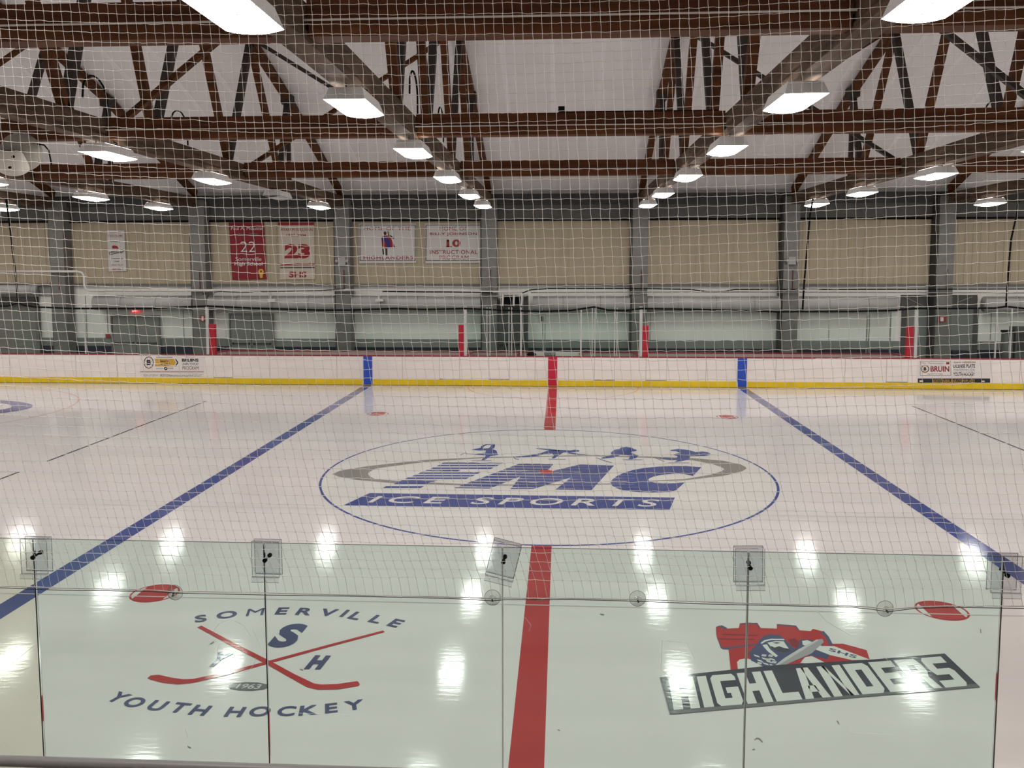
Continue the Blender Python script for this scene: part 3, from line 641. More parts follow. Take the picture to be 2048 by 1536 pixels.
def ad_right():
    Y = BY - .006
    o = empty('advertising_sign', at(1905, 740, Y), 'board advert with licence plate picture and youth hockey wording, right of the bench', 'sign')
    b = MB(); wbox(b, 1834, 722, 1984, 766, Y, .004); b.build('sheet', M['ad'], o)
    s = lambda x, y: (1820 + x / 8.982, 700 + y / 8.987); Y2 = Y - .001
    b = MB(); wrect(b, *s(180, 200), *s(735, 465), Y2, 0); wrect(b, *s(188, 206), *s(728, 456), Y2 - .001, 1)
    def disc(cx, cy, rx, ry, mi, Yd): wpoly(b, [s(cx + rx * math.cos(t), cy + ry * math.sin(t)) for t in [2 * math.pi * k / 28 for k in range(28)]], Yd, mi)
    disc(270, 338, 74, 70, 2, Y2 - .002); disc(270, 338, 62, 58, 3, Y2 - .003); disc(270, 338, 55, 51, 1, Y2 - .004)
    for k in range(8):
        t = 2 * math.pi * k / 8 + .39; wpoly(b, [s(270 + r * math.cos(t + d), 338 + r * math.sin(t + d)) for r, d in ((30, -.06), (30, .06), (54, .04), (54, -.04))], Y2 - .005, 2)
    wtext(b, 'B', *s(245, 310), *s(296, 368), Y2 - .006, 2, bold=.06)
    wtext(b, 'BRUIN', *s(368, 290), *s(706, 392), Y2 - .002, 4, bold=.03); wtext(b, 'Mass', *s(210, 222), *s(285, 246), Y2 - .002, 4)
    wtext(b, 'Massachusetts', *s(322, 222), *s(605, 250), Y2 - .002, 0); wtext(b, 'Supporting Youth Hockey', *s(310, 420), *s(590, 444), Y2 - .002, 2)
    wrect(b, *s(650, 218), *s(708, 262), Y2 - .002, 4)
    b.build('licence_plate_picture', [M['t_grey'], M['ad'], M['t_black'], M['t_gold'], M['t_red']], o)
    b = MB()
    wtext(b, 'RESERVE A', *s(785, 212), *s(955, 236), Y2, 0); wrect(b, *s(960, 206), *s(1180, 240), Y2, 1)
    wtext(b, 'LICENSE PLATE', *s(780, 256), *s(1170, 320), Y2, 0, bold=.03); wtext(b, 'AND SUPPORT OUR', *s(780, 340), *s(1160, 356), Y2, 2)
    wtext(b, 'COMMUNITY PROGRAMS', *s(780, 366), *s(1165, 384), Y2, 2)
    wtext(b, 'YOUTH HOCKEY', *s(775, 402), *s(1165, 468), Y2, 0, bold=.03)
    wrect(b, *s(140, 512), *s(1440, 588), Y2, 0); wtext(b, 'BOSTONBRUINS.COM/PLATE', *s(400, 530), *s(1165, 585), Y2 - .001, 3, bold=.03)
    wrect(b, *s(170, 545), *s(235, 575), Y2 - .001, 4); wrect(b, *s(1280, 550), *s(1340, 575), Y2 - .001, 4)
    build_pieces(b, [M['t_black'], M['t_tan'], M['t_grey'], M['t_gold'], M['ad']], o)
ad_right()

# ================================================================== FAR WALL THINGS
col_x = [at(p, 560, WY - .3).x for p in (126, 405, 690, 980, 1278, 1577, 1882)]
col_lab = ['leftmost grey steel wall column, beside the roller door', 'grey steel wall column left of the red 22 banner', 'grey steel wall column between the 23 banner and the HOME OF THE banner',
           'grey steel wall column right of the BILLY JOHNSON banner', 'grey steel wall column right of the penalty boxes, fourth bay from the right', 'grey steel wall column with a grey box above the right bench', 'rightmost grey steel wall column, before the big dark doorway']
for i, x in enumerate(col_x):
    o = empty('steel_column', (x, WY - .35, 0), col_lab[i], 'column', 'steel columns of the far wall')
    b = MB(); b.box(x - .30, x + .30, WY - .66, WY - .63, 0, 6.95); b.build('front_flange', M['grey_steel'], o)
    b = MB(); b.box(x - .36, x - .30, WY - .6, WY - .05, 0, 6.9); b.build('side_angle', M['dark_steel'], o)
    b = MB(); b.box(x - .30, x + .30, WY - .63, WY - .05, 0, 6.9); b.build('web', M['grey_steel'], o)
    b = MB(); b.tube([(x + .06, WY - .69, 3.3), (x + .06, WY - .69, 4.1)], .018, 6); b.build('conduit', M['rust'], o)
    if i in (2, 5):
        e = empty('emergency_light', (x, WY - .75, 4.4), 'grey twin head emergency light on the column %s' % ('beside the HOME OF THE banner' if i == 2 else 'above the right bench'), 'emergency light')
        b = MB(); b.box(x - .14, x + .14, WY - .78, WY - .66, 4.3, 4.6); b.build('battery_box', M['light_steel'], e)
        for s_ in (-1, 1):
            b = MB(); b.sphere((x + s_ * .2, WY - .8, 4.45), .07, 10, 8); b.build('lamp_head', M['light_steel'], e, True)
# duct in pieces between the columns
dz = [(-26, at(75, 580, WY - .3).x), (col_x[0] + 1.4, col_x[1] - .37), (col_x[1] + .32, col_x[2] - .37), (col_x[2] + .32, col_x[3] - .37), (col_x[3] + 1.75, col_x[4] - .37), (col_x[4] + .32, col_x[5] - .37), (col_x[5] + .32, col_x[6] - 1.7), (col_x[6] + 1.65, 24)]
dl = ['short high round duct above the roller door', 'round grey duct above the exit sign', 'round pale duct below the 22 and 23 banners', 'round pale duct below the two HOME OF banners', 'round pale duct above the penalty boxes', 'round pale duct above the right bench opening', 'round pale duct left of the big dark doorway', 'round pale duct right of the big dark doorway']
for (x0, x1), lab in zip(dz, dl):
    zc, rd = (2.74, .31) if lab[:5] != 'short' else (3.28, .2)
    o = empty('air_duct', (x0, WY - .33, zc), lab, 'air duct', 'ducts along the far wall')
    b = MB(); b.tube([(x0, WY - .38, zc), (x1, WY - .38, zc)], rd, 24); b.build('duct_body', M['duct'], o, True)
    b = MB(); x = x0 + 1.2
    while x < x1: b.tube([(x, WY - .38, zc), (x + .03, WY - .38, zc)], rd + .008, 24); x += 1.5
    b.build('duct_seam', M['light_steel'], o)
def cable(name, pts, Y, r, m, lab, cat, smooth=True, n=8):
    b = MB(); b.tube([at(x, y, Y) for x, y in pts], r, n); return tag(b.build(name, M[m], None, smooth), lab, cat)
cable('water_pipe', [(-20, 543), (155, 543), (164, 545), (168, 551), (169, 572), (173, 579), (180, 581), (400, 581), (700, 580)], WY - .79, .05, 'pipe', 'white pipe stepping down the far wall left of the red banner', 'pipe')
cable('water_pipe', [(700, 580), (780, 581), (960, 583), (1050, 584)], WY - .76, .035, 'pipe', 'thin grey pipe below the HOME OF banners', 'pipe')
cable('water_pipe', [(1062, 585), (1300, 584), (1700, 584.5), (2080, 586)], WY - .76, .022, 'light_steel', 'thin grey pipe above the right bench and penalty boxes', 'pipe')
cable('electric_cable', [(765, 583), (850, 584), (900, 584), (985, 585)], WY - .85, .022, 'black', 'black cable on the wall below the BILLY JOHNSON banner', 'cable')
cable('electric_cable', [(1045, 586), (1060, 580), (1100, 577), (1280, 577), (1380, 579), (1415, 583), (1445, 583), (1470, 579), (1700, 579), (2080, 578)], WY - .85, .022, 'black', 'long black cable on the wall over the right bench, sagging once', 'cable')
cable('electric_cable', [(405, 588), (440, 583), (480, 585), (560, 583), (640, 581), (690, 577)], WY - .85, .018, 'dark_steel', 'wavy dark cable on the wall under the 22 and 23 banners', 'cable')
# exit sign, doors
o = empty('exit_sign', at(270, 620, WY - .1), 'small lit red EXIT sign above the grey double doors', 'exit sign')
b = MB(); wbox(b, 262.5, 614.5, 277.5, 625.5, WY - .14, .09); b.build('sign_box', M['exit'], o)
b = MB(); wtext(b, 'EXIT', 264.5, 616.5, 275.5, 623.5, WY - .143); build_pieces(b, M['exit_letters'], o)
def door(name, x0, x1, y0, lab, m='door', leaves=2, header=True):
    Y = WY - .12; a = at(x0, 680, Y).x; c = at(x1, 680, Y).x; zt = at((x0 + x1) / 2, y0, Y).z
    o = empty(name, ((a + c) / 2, Y, 0), lab, 'door')
    b = MB(); b.box(a - .06, a, Y - .03, Y + .05, 0, zt); b.box(c, c + .06, Y - .03, Y + .05, 0, zt); b.box(a - .06, c + .06, Y - .03, Y + .05, zt, zt + .07); b.build('door_frame', M['grey_steel'], o)
    for k in range(leaves):
        l = a + (c - a) * k / leaves + .012; r = a + (c - a) * (k + 1) / leaves - .012
        b = MB(); b.box(l, r, Y, Y + .045, .02, zt - .01); lf = b.build('door_leaf', M[m], o)
        b = MB(); b.box(l + .06, r - .06, Y - .06, Y - .03, 1.02, 1.06); b.box(l + .06, l + .1, Y - .06, Y, 1.0, 1.08); b.box(r - .1, r - .06, Y - .06, Y, 1.0, 1.08); b.build('push_bar', M['dark_steel'], lf)
    return o
door('door', 226, 318, 634, 'grey double doors with push bars under the exit sign')
door('door', 462, 545, 630, 'grey double doors behind the left bench')
door('door', 978, 1041, 600, 'tall dark grey doors behind the left penalty box', 'door_dark')
# roller door at far left
o = empty('roller_door', (at(30, 680, WY - .1).x, WY - .1, 0), 'wide grey slatted roller door at the far left', 'door')
a, c = at(-90, 650, WY - .1).x, at(74, 650, WY - .1).x; zt = at(30, 610, WY - .1).z
b = MB(); z = 0.0
while z < zt: b.box(a, c, WY - .12, WY - .09, z, z + .07); b.box(a, c, WY - .11, WY - .09, z + .07, z + .085); z += .085
b.build('slat_curtain', M['door'], o)
b = MB(); b.box(a, c + .1, WY - .35, WY - .06, zt, zt + .35); b.build('roller_hood', M['dark_steel'], o)
b = MB(); b.box(c, c + .14, WY - .2, WY - .06, 0, zt); b.build('side_rail', M['grey_steel'], o)
# grey wall parts near left column and behind
b = MB(); wbox(b, 109, 572, 150, 745, WY - .05, .015); wbox(b, 77, 568, 110, 592, WY - .05, .015); b.build('grey_panel', M['light_steel'], wf)
b = MB(); wbox(b, 1535, 570, 1535.5, 745, WY - .05, .01)
b = MB()
for p in (107, 172, 214, 366, 1300, 1658, 1982): wbox(b, p, 592, p + 1.2, 680, WY - .012, .01)
b.build('panel_joint', M['wainscot'], wf)['kind'] = 'stuff'
# big dark doorway right
o = empty('overhead_door', (at(1878, 680, WY - .2).x, WY - .2, 0), 'large dark grey overhead doorway behind the right end of the bench', 'door')
b = MB(); wbox(b, 1802, 590, 1955, 618, WY - .049, .048); b.build('header_box', M['door_dark'], o)
b = MB(); wbox(b, 1802, 618, 1812, 745, WY - .049, .048); b.build('jamb', M['door_dark'], o)
b = MB(); wbox(b, 1944, 618, 1955, 745, WY - .049, .048); b.build('jamb', M['door_dark'], o)
b = MB(); wbox(b, 1812, 618, 1944, 745, WY - .049, .03); b.build('door_panel', M['wainscot'], o)
b = MB(); b.tube([at(1808, 593, WY - .07), at(1850, 614, WY - .07)], .015, 6); b.tube([at(1945, 593, WY - .07), at(1915, 605, WY - .07)], .015, 6); b.build('brace_cable', M['light_steel'], o)
sx0, sx1 = at(1905, 700, WY - .6).x, at(1940, 700, WY - .6).x; b = MB(); b.box(sx0, sx1, WY - .6, WY - .2, 0, .9); tag(b.build('storage_box', M['navy']), 'dark navy crate on the floor in front of the overhead doorway', 'crate')
# signs
def wsign(x0, y0, x1, y1, m, lab, inner=None, Y=WY - .72, cat='sign', glyph=None):
    o = empty('wall_sign', at((x0 + x1) / 2, (y0 + y1) / 2, Y), lab, cat)
    b = MB(); wbox(b, x0, y0, x1, y1, Y, .02); b.build('plate', M[m], o)
    if inner:
        b = MB(); wrect(b, x0 + (x1 - x0) * .3, y0 + 1.5, x1 - (x1 - x0) * .3, y1 - 1.5, Y - .002); b.build('symbol', M[inner], o)
wsign(400, 631, 410, 643, 't_red', 'small red notice on the column left of the left bench', 't_white')
wsign(1876, 633, 1892, 644, 't_red', 'small red notice on the rightmost column', 't_white')
wsign(1078, 631, 1091, 644, 'ad', 'small white framed notice behind the penalty boxes', 't_black', WY - .04)
wsign(211, 668, 220, 676, 't_brown', 'small dark alarm box on the wall left of the double doors', None, WY - .06)
# little cameras under the pipe
for p, lab in ((541, 'white bracket camera hanging under the pipe, below the 23 banner'), (757, 'white bracket camera hanging under the pipe, below the HOME OF THE banner')):
    o = empty('bracket_camera', at(p, 590, WY - .8), lab, 'wall camera')  # small camera on a bracket, gives no light
    b = MB(); b.tube([at(p, 583, WY - .76), at(p, 598, WY - .76)], .03, 8); b.build('arm', M['pipe'], o)
    b = MB(); wbox(b, p - 6, 598, p + 9, 603, WY - .9, .2); b.build('camera_body', M['pipe'], o)
# duct outlet / white uprights by the tall door
o = empty('vent_frame', at(1030, 602, WY - .8), 'white tube frame of a heater in front of the tall dark doors', 'heater')
for p in (1006, 1028, 1044):
    b = MB(); b.tube([at(p, 588, WY - .8), at(p - 1, 612, WY - .8)], .04, 8); b.build('upright_tube', M['pipe'], o)
b = MB(); wbox(b, 985, 590, 1052, 594, WY - .8, .1); b.build('top_bar', M['grey_steel'], o)
b = MB(); wbox(b, 1008, 594, 1043, 611, WY - .7, .08); b.build('back_panel', M['black'], o)
o = empty('tool_rack', at(1050, 640, WY - .6), 'dark upright steel frame beside the tall dark doors', 'frame')
b = MB(); wbox(b, 1047, 590, 1056, 745, WY - .7, .25); b.build('upright', M['dark_steel'], o)
# bins right
o = empty('trash_bin', (at(2016, 700, 15.6).x, 15.7, 0), 'slim dark rubbish bin behind the far glass near the right edge', 'bin')
xb = at(2016, 700, 15.6).x; zt = at(2016, 664, 15.6).z
b = MB(); b.tube([(xb, 15.7, 0), (xb, 15.7, zt)], .2, 16); b.build('bin_body', M['door_dark'], o, True)
b = MB(); b.tube([(xb, 15.7, zt), (xb, 15.7, zt + .06)], .23, 16); b.build('bin_lid', M['black'], o)
o = empty('cabinet', (at(2060, 700, 15.6).x, 15.8, 0), 'dark cabinet behind the far glass at the right edge', 'cabinet')
b = MB(); wbox(b, 2030, 654, 2085, 760, 15.6, .5); b.build('cabinet_body', M['door_dark'], o)
b = MB(); wbox(b, 2036, 666, 2080, 700, 15.585, .014); b.build('door_panel', M['dark_steel'], o)

# --- banners
BN = WY - .1
def cloth(o, P, m, Y=BN):
    b = MB(); W_ = [at(x, y, Y) for x, y in P]; b.prism(W_, (0, .006, 0)); return b.build('cloth', M[m], o)
o = empty('banner', at(495, 500, BN), 'crimson hanging banner with white 22 and school name', 'banner')
cloth(o, [(464.5, 560), (534, 558.5), (528, 445), (457.5, 445)], 'ban_red')
b = MB(); Y = BN - .004
wtext(b, 'Paul A. Mountel', 462, 453, 526, 460, Y, 0, .0); wtext(b, '1967 - 2001', 474, 466, 514, 472, Y, 1, .0)
wtext(b, '22', 481, 483, 511, 504, Y, 0, -.01)
wtext(b, 'Somerville', 471, 514, 523, 522, Y, 0, .0); wtext(b, 'High School', 469, 524, 525, 533, Y, 0, .02)
build_pieces(b, [M['t_white'], M['t_grey']], o)
b = MB(); cx, cy = 522, 546
wpoly(b, [(cx - 6, cy - 4), (cx - 3, cy - 8), (cx + 3, cy - 8), (cx + 6, cy - 3), (cx + 4, cy + 2), (cx + 3, cy + 10), (cx - 2, cy + 10), (cx - 3, cy + 3)], Y, 0)
wpoly(b, [(cx - 2, cy - 5), (cx + 2, cy - 5), (cx + 1, cy - 1), (cx - 1, cy - 1)], Y - .002, 1); b.build('gold_crest', [M['t_gold'], M['ban_red']], o)
o = empty('banner', at(593, 500, BN), 'pale beige hanging banner with dark red 23 and SHS', 'banner')
cloth(o, [(560, 559), (630, 558.5), (628, 443), (556, 443)], 'ban_grey')
b = MB()
wpoly(b, [(556, 451), (628, 450.5), (628, 444.5), (556, 444.5)], Y); wtext(b, 'RYAN M SULLIVAN', 562, 456, 625, 462, Y, 0, .02); wtext(b, '1987-2004', 573, 468, 612, 473, Y, 0, .02)
wtext(b, '23', 569, 488, 620, 517, Y, 0, .06)
wpoly(b, [(560, 531), (629, 530.5), (629, 527), (560, 527.5)], Y); wpoly(b, [(560, 536.5), (629, 536), (629, 534), (560, 534.5)], Y, 1)
wtext(b, 'SHS', 578, 543, 613, 555, Y, 0, .03); build_pieces(b, [M['t_red'], M['t_black']], o)
def border(b, P0, P1, t, Y, mi):
    (x0, y0), (x1, y1) = P0, P1
    for q in ((x0, y0, x1, y0 + t), (x0, y1 - t, x1, y1), (x0, y0, x0 + t, y1), (x1 - t, y0, x1, y1)): wrect(b, *q, Y, mi)
o = empty('banner', at(775, 486, BN), 'white rectangular banner reading HOME OF THE HIGHLANDERS with a piper figure', 'banner')
cloth(o, [(718.5, 527), (832.5, 526), (832, 447), (717.5, 447)], 'ban_white')
b = MB(); border(b, (719.5, 449.5), (831, 521.5), 1.3, Y, 1)
wtext(b, 'HOME OF THE', 728, 453.5, 821, 460.5, Y - .001, 0, .015, 1.1); wtext(b, 'HIGHLANDERS', 727, 511.5, 826, 519, Y - .001, 0, .015, 1.1)
build_pieces(b, [M['t_brown'], M['t_black']], o)
sb = lambda x, y: (700 + x / 7.314, 430 + y / 7.318)
b = MB()
wpoly(b, [sb(*p) for p in ((495, 300), (570, 300), (600, 340), (620, 390), (665, 480), (600, 480), (560, 430), (530, 488), (470, 480), (462, 380), (458, 330))], Y, 0)
wpoly(b, [sb(*p) for p in ((465, 320), (500, 310), (580, 370), (595, 480), (545, 488), (520, 400), (460, 370))], Y - .002, 1)
wpoly(b, [sb(*p) for p in ((490, 250), (520, 238), (535, 262), (528, 290), (505, 296), (495, 280))], Y, 2)
wpoly(b, [sb(*p) for p in ((548, 240), (560, 236), (575, 300), (560, 300))], Y, 2); wpoly(b, [sb(*p) for p in ((575, 290), (600, 300), (655, 330), (630, 358), (600, 330))], Y, 2)
wpoly(b, [sb(*p) for p in ((470, 490), (492, 492), (500, 575), (480, 585))], Y, 2); wpoly(b, [sb(*p) for p in ((515, 490), (545, 490), (548, 590), (522, 592))], Y, 2)
b.build('piper_figure', [M['t_red'], M['t_blue'], M['t_black']], o)
o = empty('banner', at(907, 486, BN), 'white rectangular banner reading HOME OF and INSTRUCTIONAL PROGRAM around a red 10', 'banner')
cloth(o, [(851, 527), (963.5, 526), (963, 447), (850, 447)], 'ban_white')
b = MB(); border(b, (851.5, 449.5), (962, 521.5), 1.3, Y, 1)
for s_, q in (('HOME OF', (879, 453.5, 934, 461)), ('BILLY JOHNSON', (859.5, 465, 954, 472)), ('10', (893, 479, 921, 494)), ('INSTRUCTIONAL', (860, 500, 955, 508)), ('PROGRAM', (879, 511, 937, 519))):
    wtext(b, s_, *q, Y - .001, 0,   .015 if s_ != '10' else .045, 1.08)
wrect(b, 892, 492.3, 904, 494, Y - .001, 0); wpoly(b, [(893, 483), (897, 479), (899, 479), (899, 483)], Y - .001, 0)
build_pieces(b, [M['t_brown'], M['t_black']], o)
o = empty('banner', at(231, 500, BN), 'narrow white hanging banner with small castle emblem, leftmost of the banners', 'banner')
cloth(o, [(217.5, 543), (253, 542), (248.5, 461), (213.5, 460)], 'ban_white')
sb = lambda x, y: (190 + x / 12.8, 440 + y / 12.8); b = MB()
wtext(b, 'HIGHLANDERS', *sb(330, 295), *sb(670, 330), Y, 0); wtext(b, 'STATE CHAMPS', *sb(325, 380), *sb(700, 445), Y, 1, .05)
wtext(b, 'DIVISION', *sb(400, 525), *sb(640, 570), Y, 0)
wpoly(b, [sb(*p) for p in ((435, 660), (500, 650), (570, 670), (610, 735), (440, 730))], Y, 2)
wpoly(b, [sb(*p) for p in ((355, 830), (720, 750), (735, 815), (370, 900))], Y, 3); wpoly(b, [sb(*p) for p in ((370, 838), (710, 766), (718, 806), (380, 880))], Y - .001, 4)
wtext(b, 'HIGHLANDERS', *sb(380, 800), *sb(700, 850), Y - .002, 3, .02)
wrect(b, *sb(390, 985), *sb(720, 1002), Y, 3); wtext(b, 'YEAR', *sb(490, 1045), *sb(620, 1075), Y, 3)
wtext(b, 'GREAT TEAM', *sb(410, 1130), *sb(710, 1172), Y, 1, .04); wtext(b, 'GREAT HEART', *sb(420, 1230), *sb(720, 1275), Y, 1, .04)
build_pieces(b, [M['t_grey'], M['t_brown'], M['t_red'], M['t_black'], M['ban_white']], o)

# ================================================================== ROOF TRUSSES
bot = [1.2, 5.35, 9.5]; top = [-.45, 3.25, 7.2, 10.45]
tl = ['outermost left', 'far left', 'third from the left', 'left of centre, over the blue line lamps', 'just left of the centre bay', 'just right of the centre bay', 'right of centre', 'far right', 'outermost right', '']
def truss(x, lab):
    o = empty('roof_truss', (x, 0, ZC), lab, 'roof truss', 'timber trusses spanning the rink')
    b = MB(); b.box(x - .13, x + .13, -21.5, WY - .75, ZC + .02, 7.06); b.box(x - .16, x + .16, -21.5, WY - .75, ZC - .08, ZC + .02); b.build('bottom_chord', M['chord'], o)
    b = MB(); Pt = [(x, y, chord_z(y)) for y in (-21.0, Y0 - 17.85, Y0 - 10.9, Y0 - 7.65, Y0 - 3.7, Y0, Y0 + 3.7, Y0 + 7.65, Y0 + 10.9, WY - .5)]
    for p, q in zip(Pt, Pt[1:]): b.bar(p, q, .2, .26)
    b.build('top_chord', M['wood'], o)
    Y2 = 2 * Y0
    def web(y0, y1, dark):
        b = MB(); b.bar((x, y0, 7.02), (x, y1, chord_z(y1) - .08), .17, .17, up=(0, 1, 0.01)); b.build('web_member', M['wood_dark' if dark else 'wood'], o)  # darker webs: shade of the faces leaning that way, put into the colour
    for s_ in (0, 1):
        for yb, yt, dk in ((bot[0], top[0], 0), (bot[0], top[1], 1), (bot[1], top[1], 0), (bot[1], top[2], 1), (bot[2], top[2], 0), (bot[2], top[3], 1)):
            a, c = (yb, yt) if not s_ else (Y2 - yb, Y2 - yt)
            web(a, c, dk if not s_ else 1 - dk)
        yk = top[3] if not s_ else Y2 - top[3]
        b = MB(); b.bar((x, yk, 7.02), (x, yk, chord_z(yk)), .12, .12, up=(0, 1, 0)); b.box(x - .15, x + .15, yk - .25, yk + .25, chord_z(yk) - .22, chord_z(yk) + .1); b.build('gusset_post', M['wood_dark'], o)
    for yk in (2.5, -1.0):
        b = MB(); b.tube([(x + .18, yk, 7.06), (x + .18, yk, 7.35)] + [(x + .18, yk - .42 + .42 * math.cos(t), 7.4 + .38 * math.sin(t)) for t in (.1, .4, .8, 1.2, 1.57, 1.9, 2.3, 2.7)] + [(x + .18, yk - .84, 7.3)], .018, 6); b.build('cable_loop', M['black'], o, True)
    return o
for i, x in enumerate(XT[1:9]): truss(x, 'brown timber roof truss over the ice, %s' % ['leftmost of those in view', 'second from the left', 'third from the left', 'just left of the centre bay', 'just right of the centre bay', 'second right of the centre bay', 'rightmost in view', 'past the right edge'][i])
BYS = [-7.75, -.85, 6.2]
for i, y in enumerate(BYS):
    w = ['nearest the camera', 'middle of the three', 'farthest from the camera'][i]
    o = empty('cross_beam', (0, y, ZC), 'dark brown timber beam running left to right under the roof, ' + w, 'beam', 'cross beams between the trusses')
    for a, c in zip(XT, XT[1:]):
        b = MB(); b.box(a + .14, c - .14, y - .09, y + .09, ZC + .12, 7.1); b.build('beam_span', M['beam'], o)
        b = MB(); b.box(a + .17, c - .17, y - .13, y + .13, ZC - .03, ZC + .12); b.build('lower_plank', M['wood'], o)
    b = MB(); b.tube([(-26, y - .15, ZC + .135), (0, y - .15, ZC + .14), (26, y - .15, ZC + .135)], .011, 6); b.build('cable', M['rope'], o)
o = empty('junction_box', (at(1123, 221, -.85).x, -.85, 7.1), 'small black box on top of the middle cross beam, above centre ice', 'box')
b = MB(); b.box(o.location.x - .06, o.location.x + .06, -.92, -.80, 7.1, 7.22); b.build('box_body', M['black'], o)
b = MB(); b.tube([(o.location.x + .06, -.88, 7.12), (3.2, -.88, 7.12)], .012, 6); b.build('conduit', M['black'], o)
k = 0
for i, y in enumerate((-7.55, -.62, 6.5)):
    for (a, c, nm) in ((-20.65, -14.65, 'far left bay'), (-8.63, -2.61, 'bay left of centre'), (3.45, 9.38, 'bay right of centre'), (15.33, 21.3, 'far right bay')):
        zt = chord_z(y) - .15
        o = empty('cross_brace', ((a + c) / 2, y, ZC), 'crossed brown timber braces in the %s, %s' % (nm, ['nearest row', 'middle row', 'farthest row'][i]), 'brace', 'crossed braces between the trusses')
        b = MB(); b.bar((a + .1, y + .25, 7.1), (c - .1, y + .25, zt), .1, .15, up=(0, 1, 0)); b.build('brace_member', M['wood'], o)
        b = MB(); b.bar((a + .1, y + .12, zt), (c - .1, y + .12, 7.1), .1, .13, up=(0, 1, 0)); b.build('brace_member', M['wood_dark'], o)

# ================================================================== LAMPS
def lamp_parts(o, lit=True):
    x, y, z = o.location
    hw, hl = .275, .60
    b = MB(); sec = [(-hw, 0), (-hw * .8, .17), (hw * .8, .17), (hw, 0)]
    V_ = []
    for yy in (-hl, hl):
        for sx, sz in sec: V_.append((x + sx, y + yy * (1 if sz < .1 else .86), z + sz))
    b.add(V_, [(0, 4, 5, 1), (1, 5, 6, 2), (2, 6, 7, 3), (0, 1, 2, 3), (4, 7, 6, 5)])
    b.build('housing', M['housing'], o)
    b = MB(); n = 8; V_ = []
    for yy, kk in ((-hl, .45), (-hl * .55, .9), (0, 1), (hl * .55, .9), (hl, .45)):
        for i in range(n + 1):
            t = -1 + 2 * i / n; V_.append((x + t * hw * .985, y + yy * .985, z -   .004 - .085 * kk * (1 - t * t)))
    fs = [(r_ * (n + 1) + i, r_ * (n + 1) + i + 1, (r_ + 1) * (n + 1) + i + 1, (r_ + 1) * (n + 1) + i) for r_ in range(4) for i in range(n)]
    b.add(V_, [f[::-1] for f in fs]); b.build('diffuser', M['lens' if lit else 'lens_off'], o, True)
    if lit:
        b = MB()
        for sx in (-1, 1): b.box(x + sx * .185 - .022, x + sx * .185 + .022, y - .48, y + .48, z + .171, z + .175)
        b.build('added_roof_glow', M['roof_glow'], o)  # glowing strips added on the housing to brighten the roof
    b = MB()
    for yy in (-.4, .4): b.tube([(x - .02, y + yy, z + .17), (x - .02, y + yy, ZC - .08)], .008, 5)
    b.tube([(x + .12, y, z + .16), (x + .16, y + .03, z + .24), (x + .1, y + .02, ZC - .06)], .014, 6)
    b.build('hanger', M['black'], o)
LY = [-14.4, -9.8, -5.4, -.8, 4.1, 9.1, 13.6]
LX = {-26.65: None, -20.65: 'under the leftmost truss', -14.65: 'under second truss from left', -8.63: 'under third truss from left', -2.61: 'under truss left of the centre bay', 3.45: 'under truss right of the centre bay', 9.38: 'under second truss right of centre', 15.33: 'under the rightmost truss', 21.3: None, 27.2: None}
proto = {}
for x in XT:
    for j, y in enumerate(LY):
        lit = not (x == -8.63 and j == 5)
        loc = Vector((x + (.06 if x < 0 else -.08), y, 6.40))
        cc = loc - CAM; zz = cc.dot(FW)
        vis = zz > 1 and abs(1024 + F * cc.dot(RT) / zz - 1024) < 1060 and V0 - F * cc.dot(UP) / zz > -40
        if vis:
            lab = ('lit white high bay lamp ' if lit else 'unlit grey high bay lamp ') + (LX[x] or 'past the outer truss') + ', %s from far wall' % ORD[6 - j]
            grp = 'high bay lamps under the trusses'
        else:
            lab = 'white high bay lamp hanging over the ice outside the picture'; grp = 'lamps outside the picture'
        if lit and 'a' in proto: o = dup(proto['a'], loc, lab, grp)
        else:
            o = empty('high_bay_lamp', loc, lab, 'ceiling lamp', grp); lamp_parts(o, lit)
            if lit: proto['a'] = o
# ================================================================== hanging loudspeaker globe
gx, gy, gz = -10.55, -1.35, 6.12
gx = at(30, 310, gy).x; gz = at(30, 310, gy).z
o = empty('speaker_globe', (gx, gy, gz), 'big off white loudspeaker globe hanging at the left edge below the beam', 'loudspeaker')
b = MB(); b.sphere((gx + .10, gy + .05, gz + .06), .36, 28, 18); b.build('rear_shell', M['globe_side'], o, True)
b = MB(); b.sphere((gx - .02, gy - .06, gz - .03), .375, 28, 12, math.pi * .45, math.pi); fr = b.build('lower_shell', M['globe'], o, True)
b = MB(); b.tube([(gx - .02 + .382 * math.cos(t), gy - .06 + .382 * math.sin(t), gz + .03) for t in [2 * math.pi * k_ / 32 for k_ in range(33)]], .012, 6); b.build('seam_ring', M['dark_steel'], o)
for dx, dz_ in ((-.19, -.02), (.12, -.24), (.22, -.05)):
    yy = -math.sqrt(max(.375 ** 2 - dx * dx - dz_ * dz_, 0)); b = MB(); b.sphere((gx - .02 + dx, gy - .06 + yy, gz - .03 + dz_), .035, 10, 8, scale=(1, .5, .8)); b.build('port', M['black'], o)
b = MB(); b.tube([(gx, gy, gz + .3), (gx, gy + .1, 6.72)], .03, 8); b.build('hanger', M['dark_steel'], o)
b = MB(); b.tube([at(75, 288, gy), at(88, 290, gy), at(97, 300, gy), at(101, 318, gy), at(103, 330, gy)], .015, 6); b.build('power_cable', M['black'], o, True)

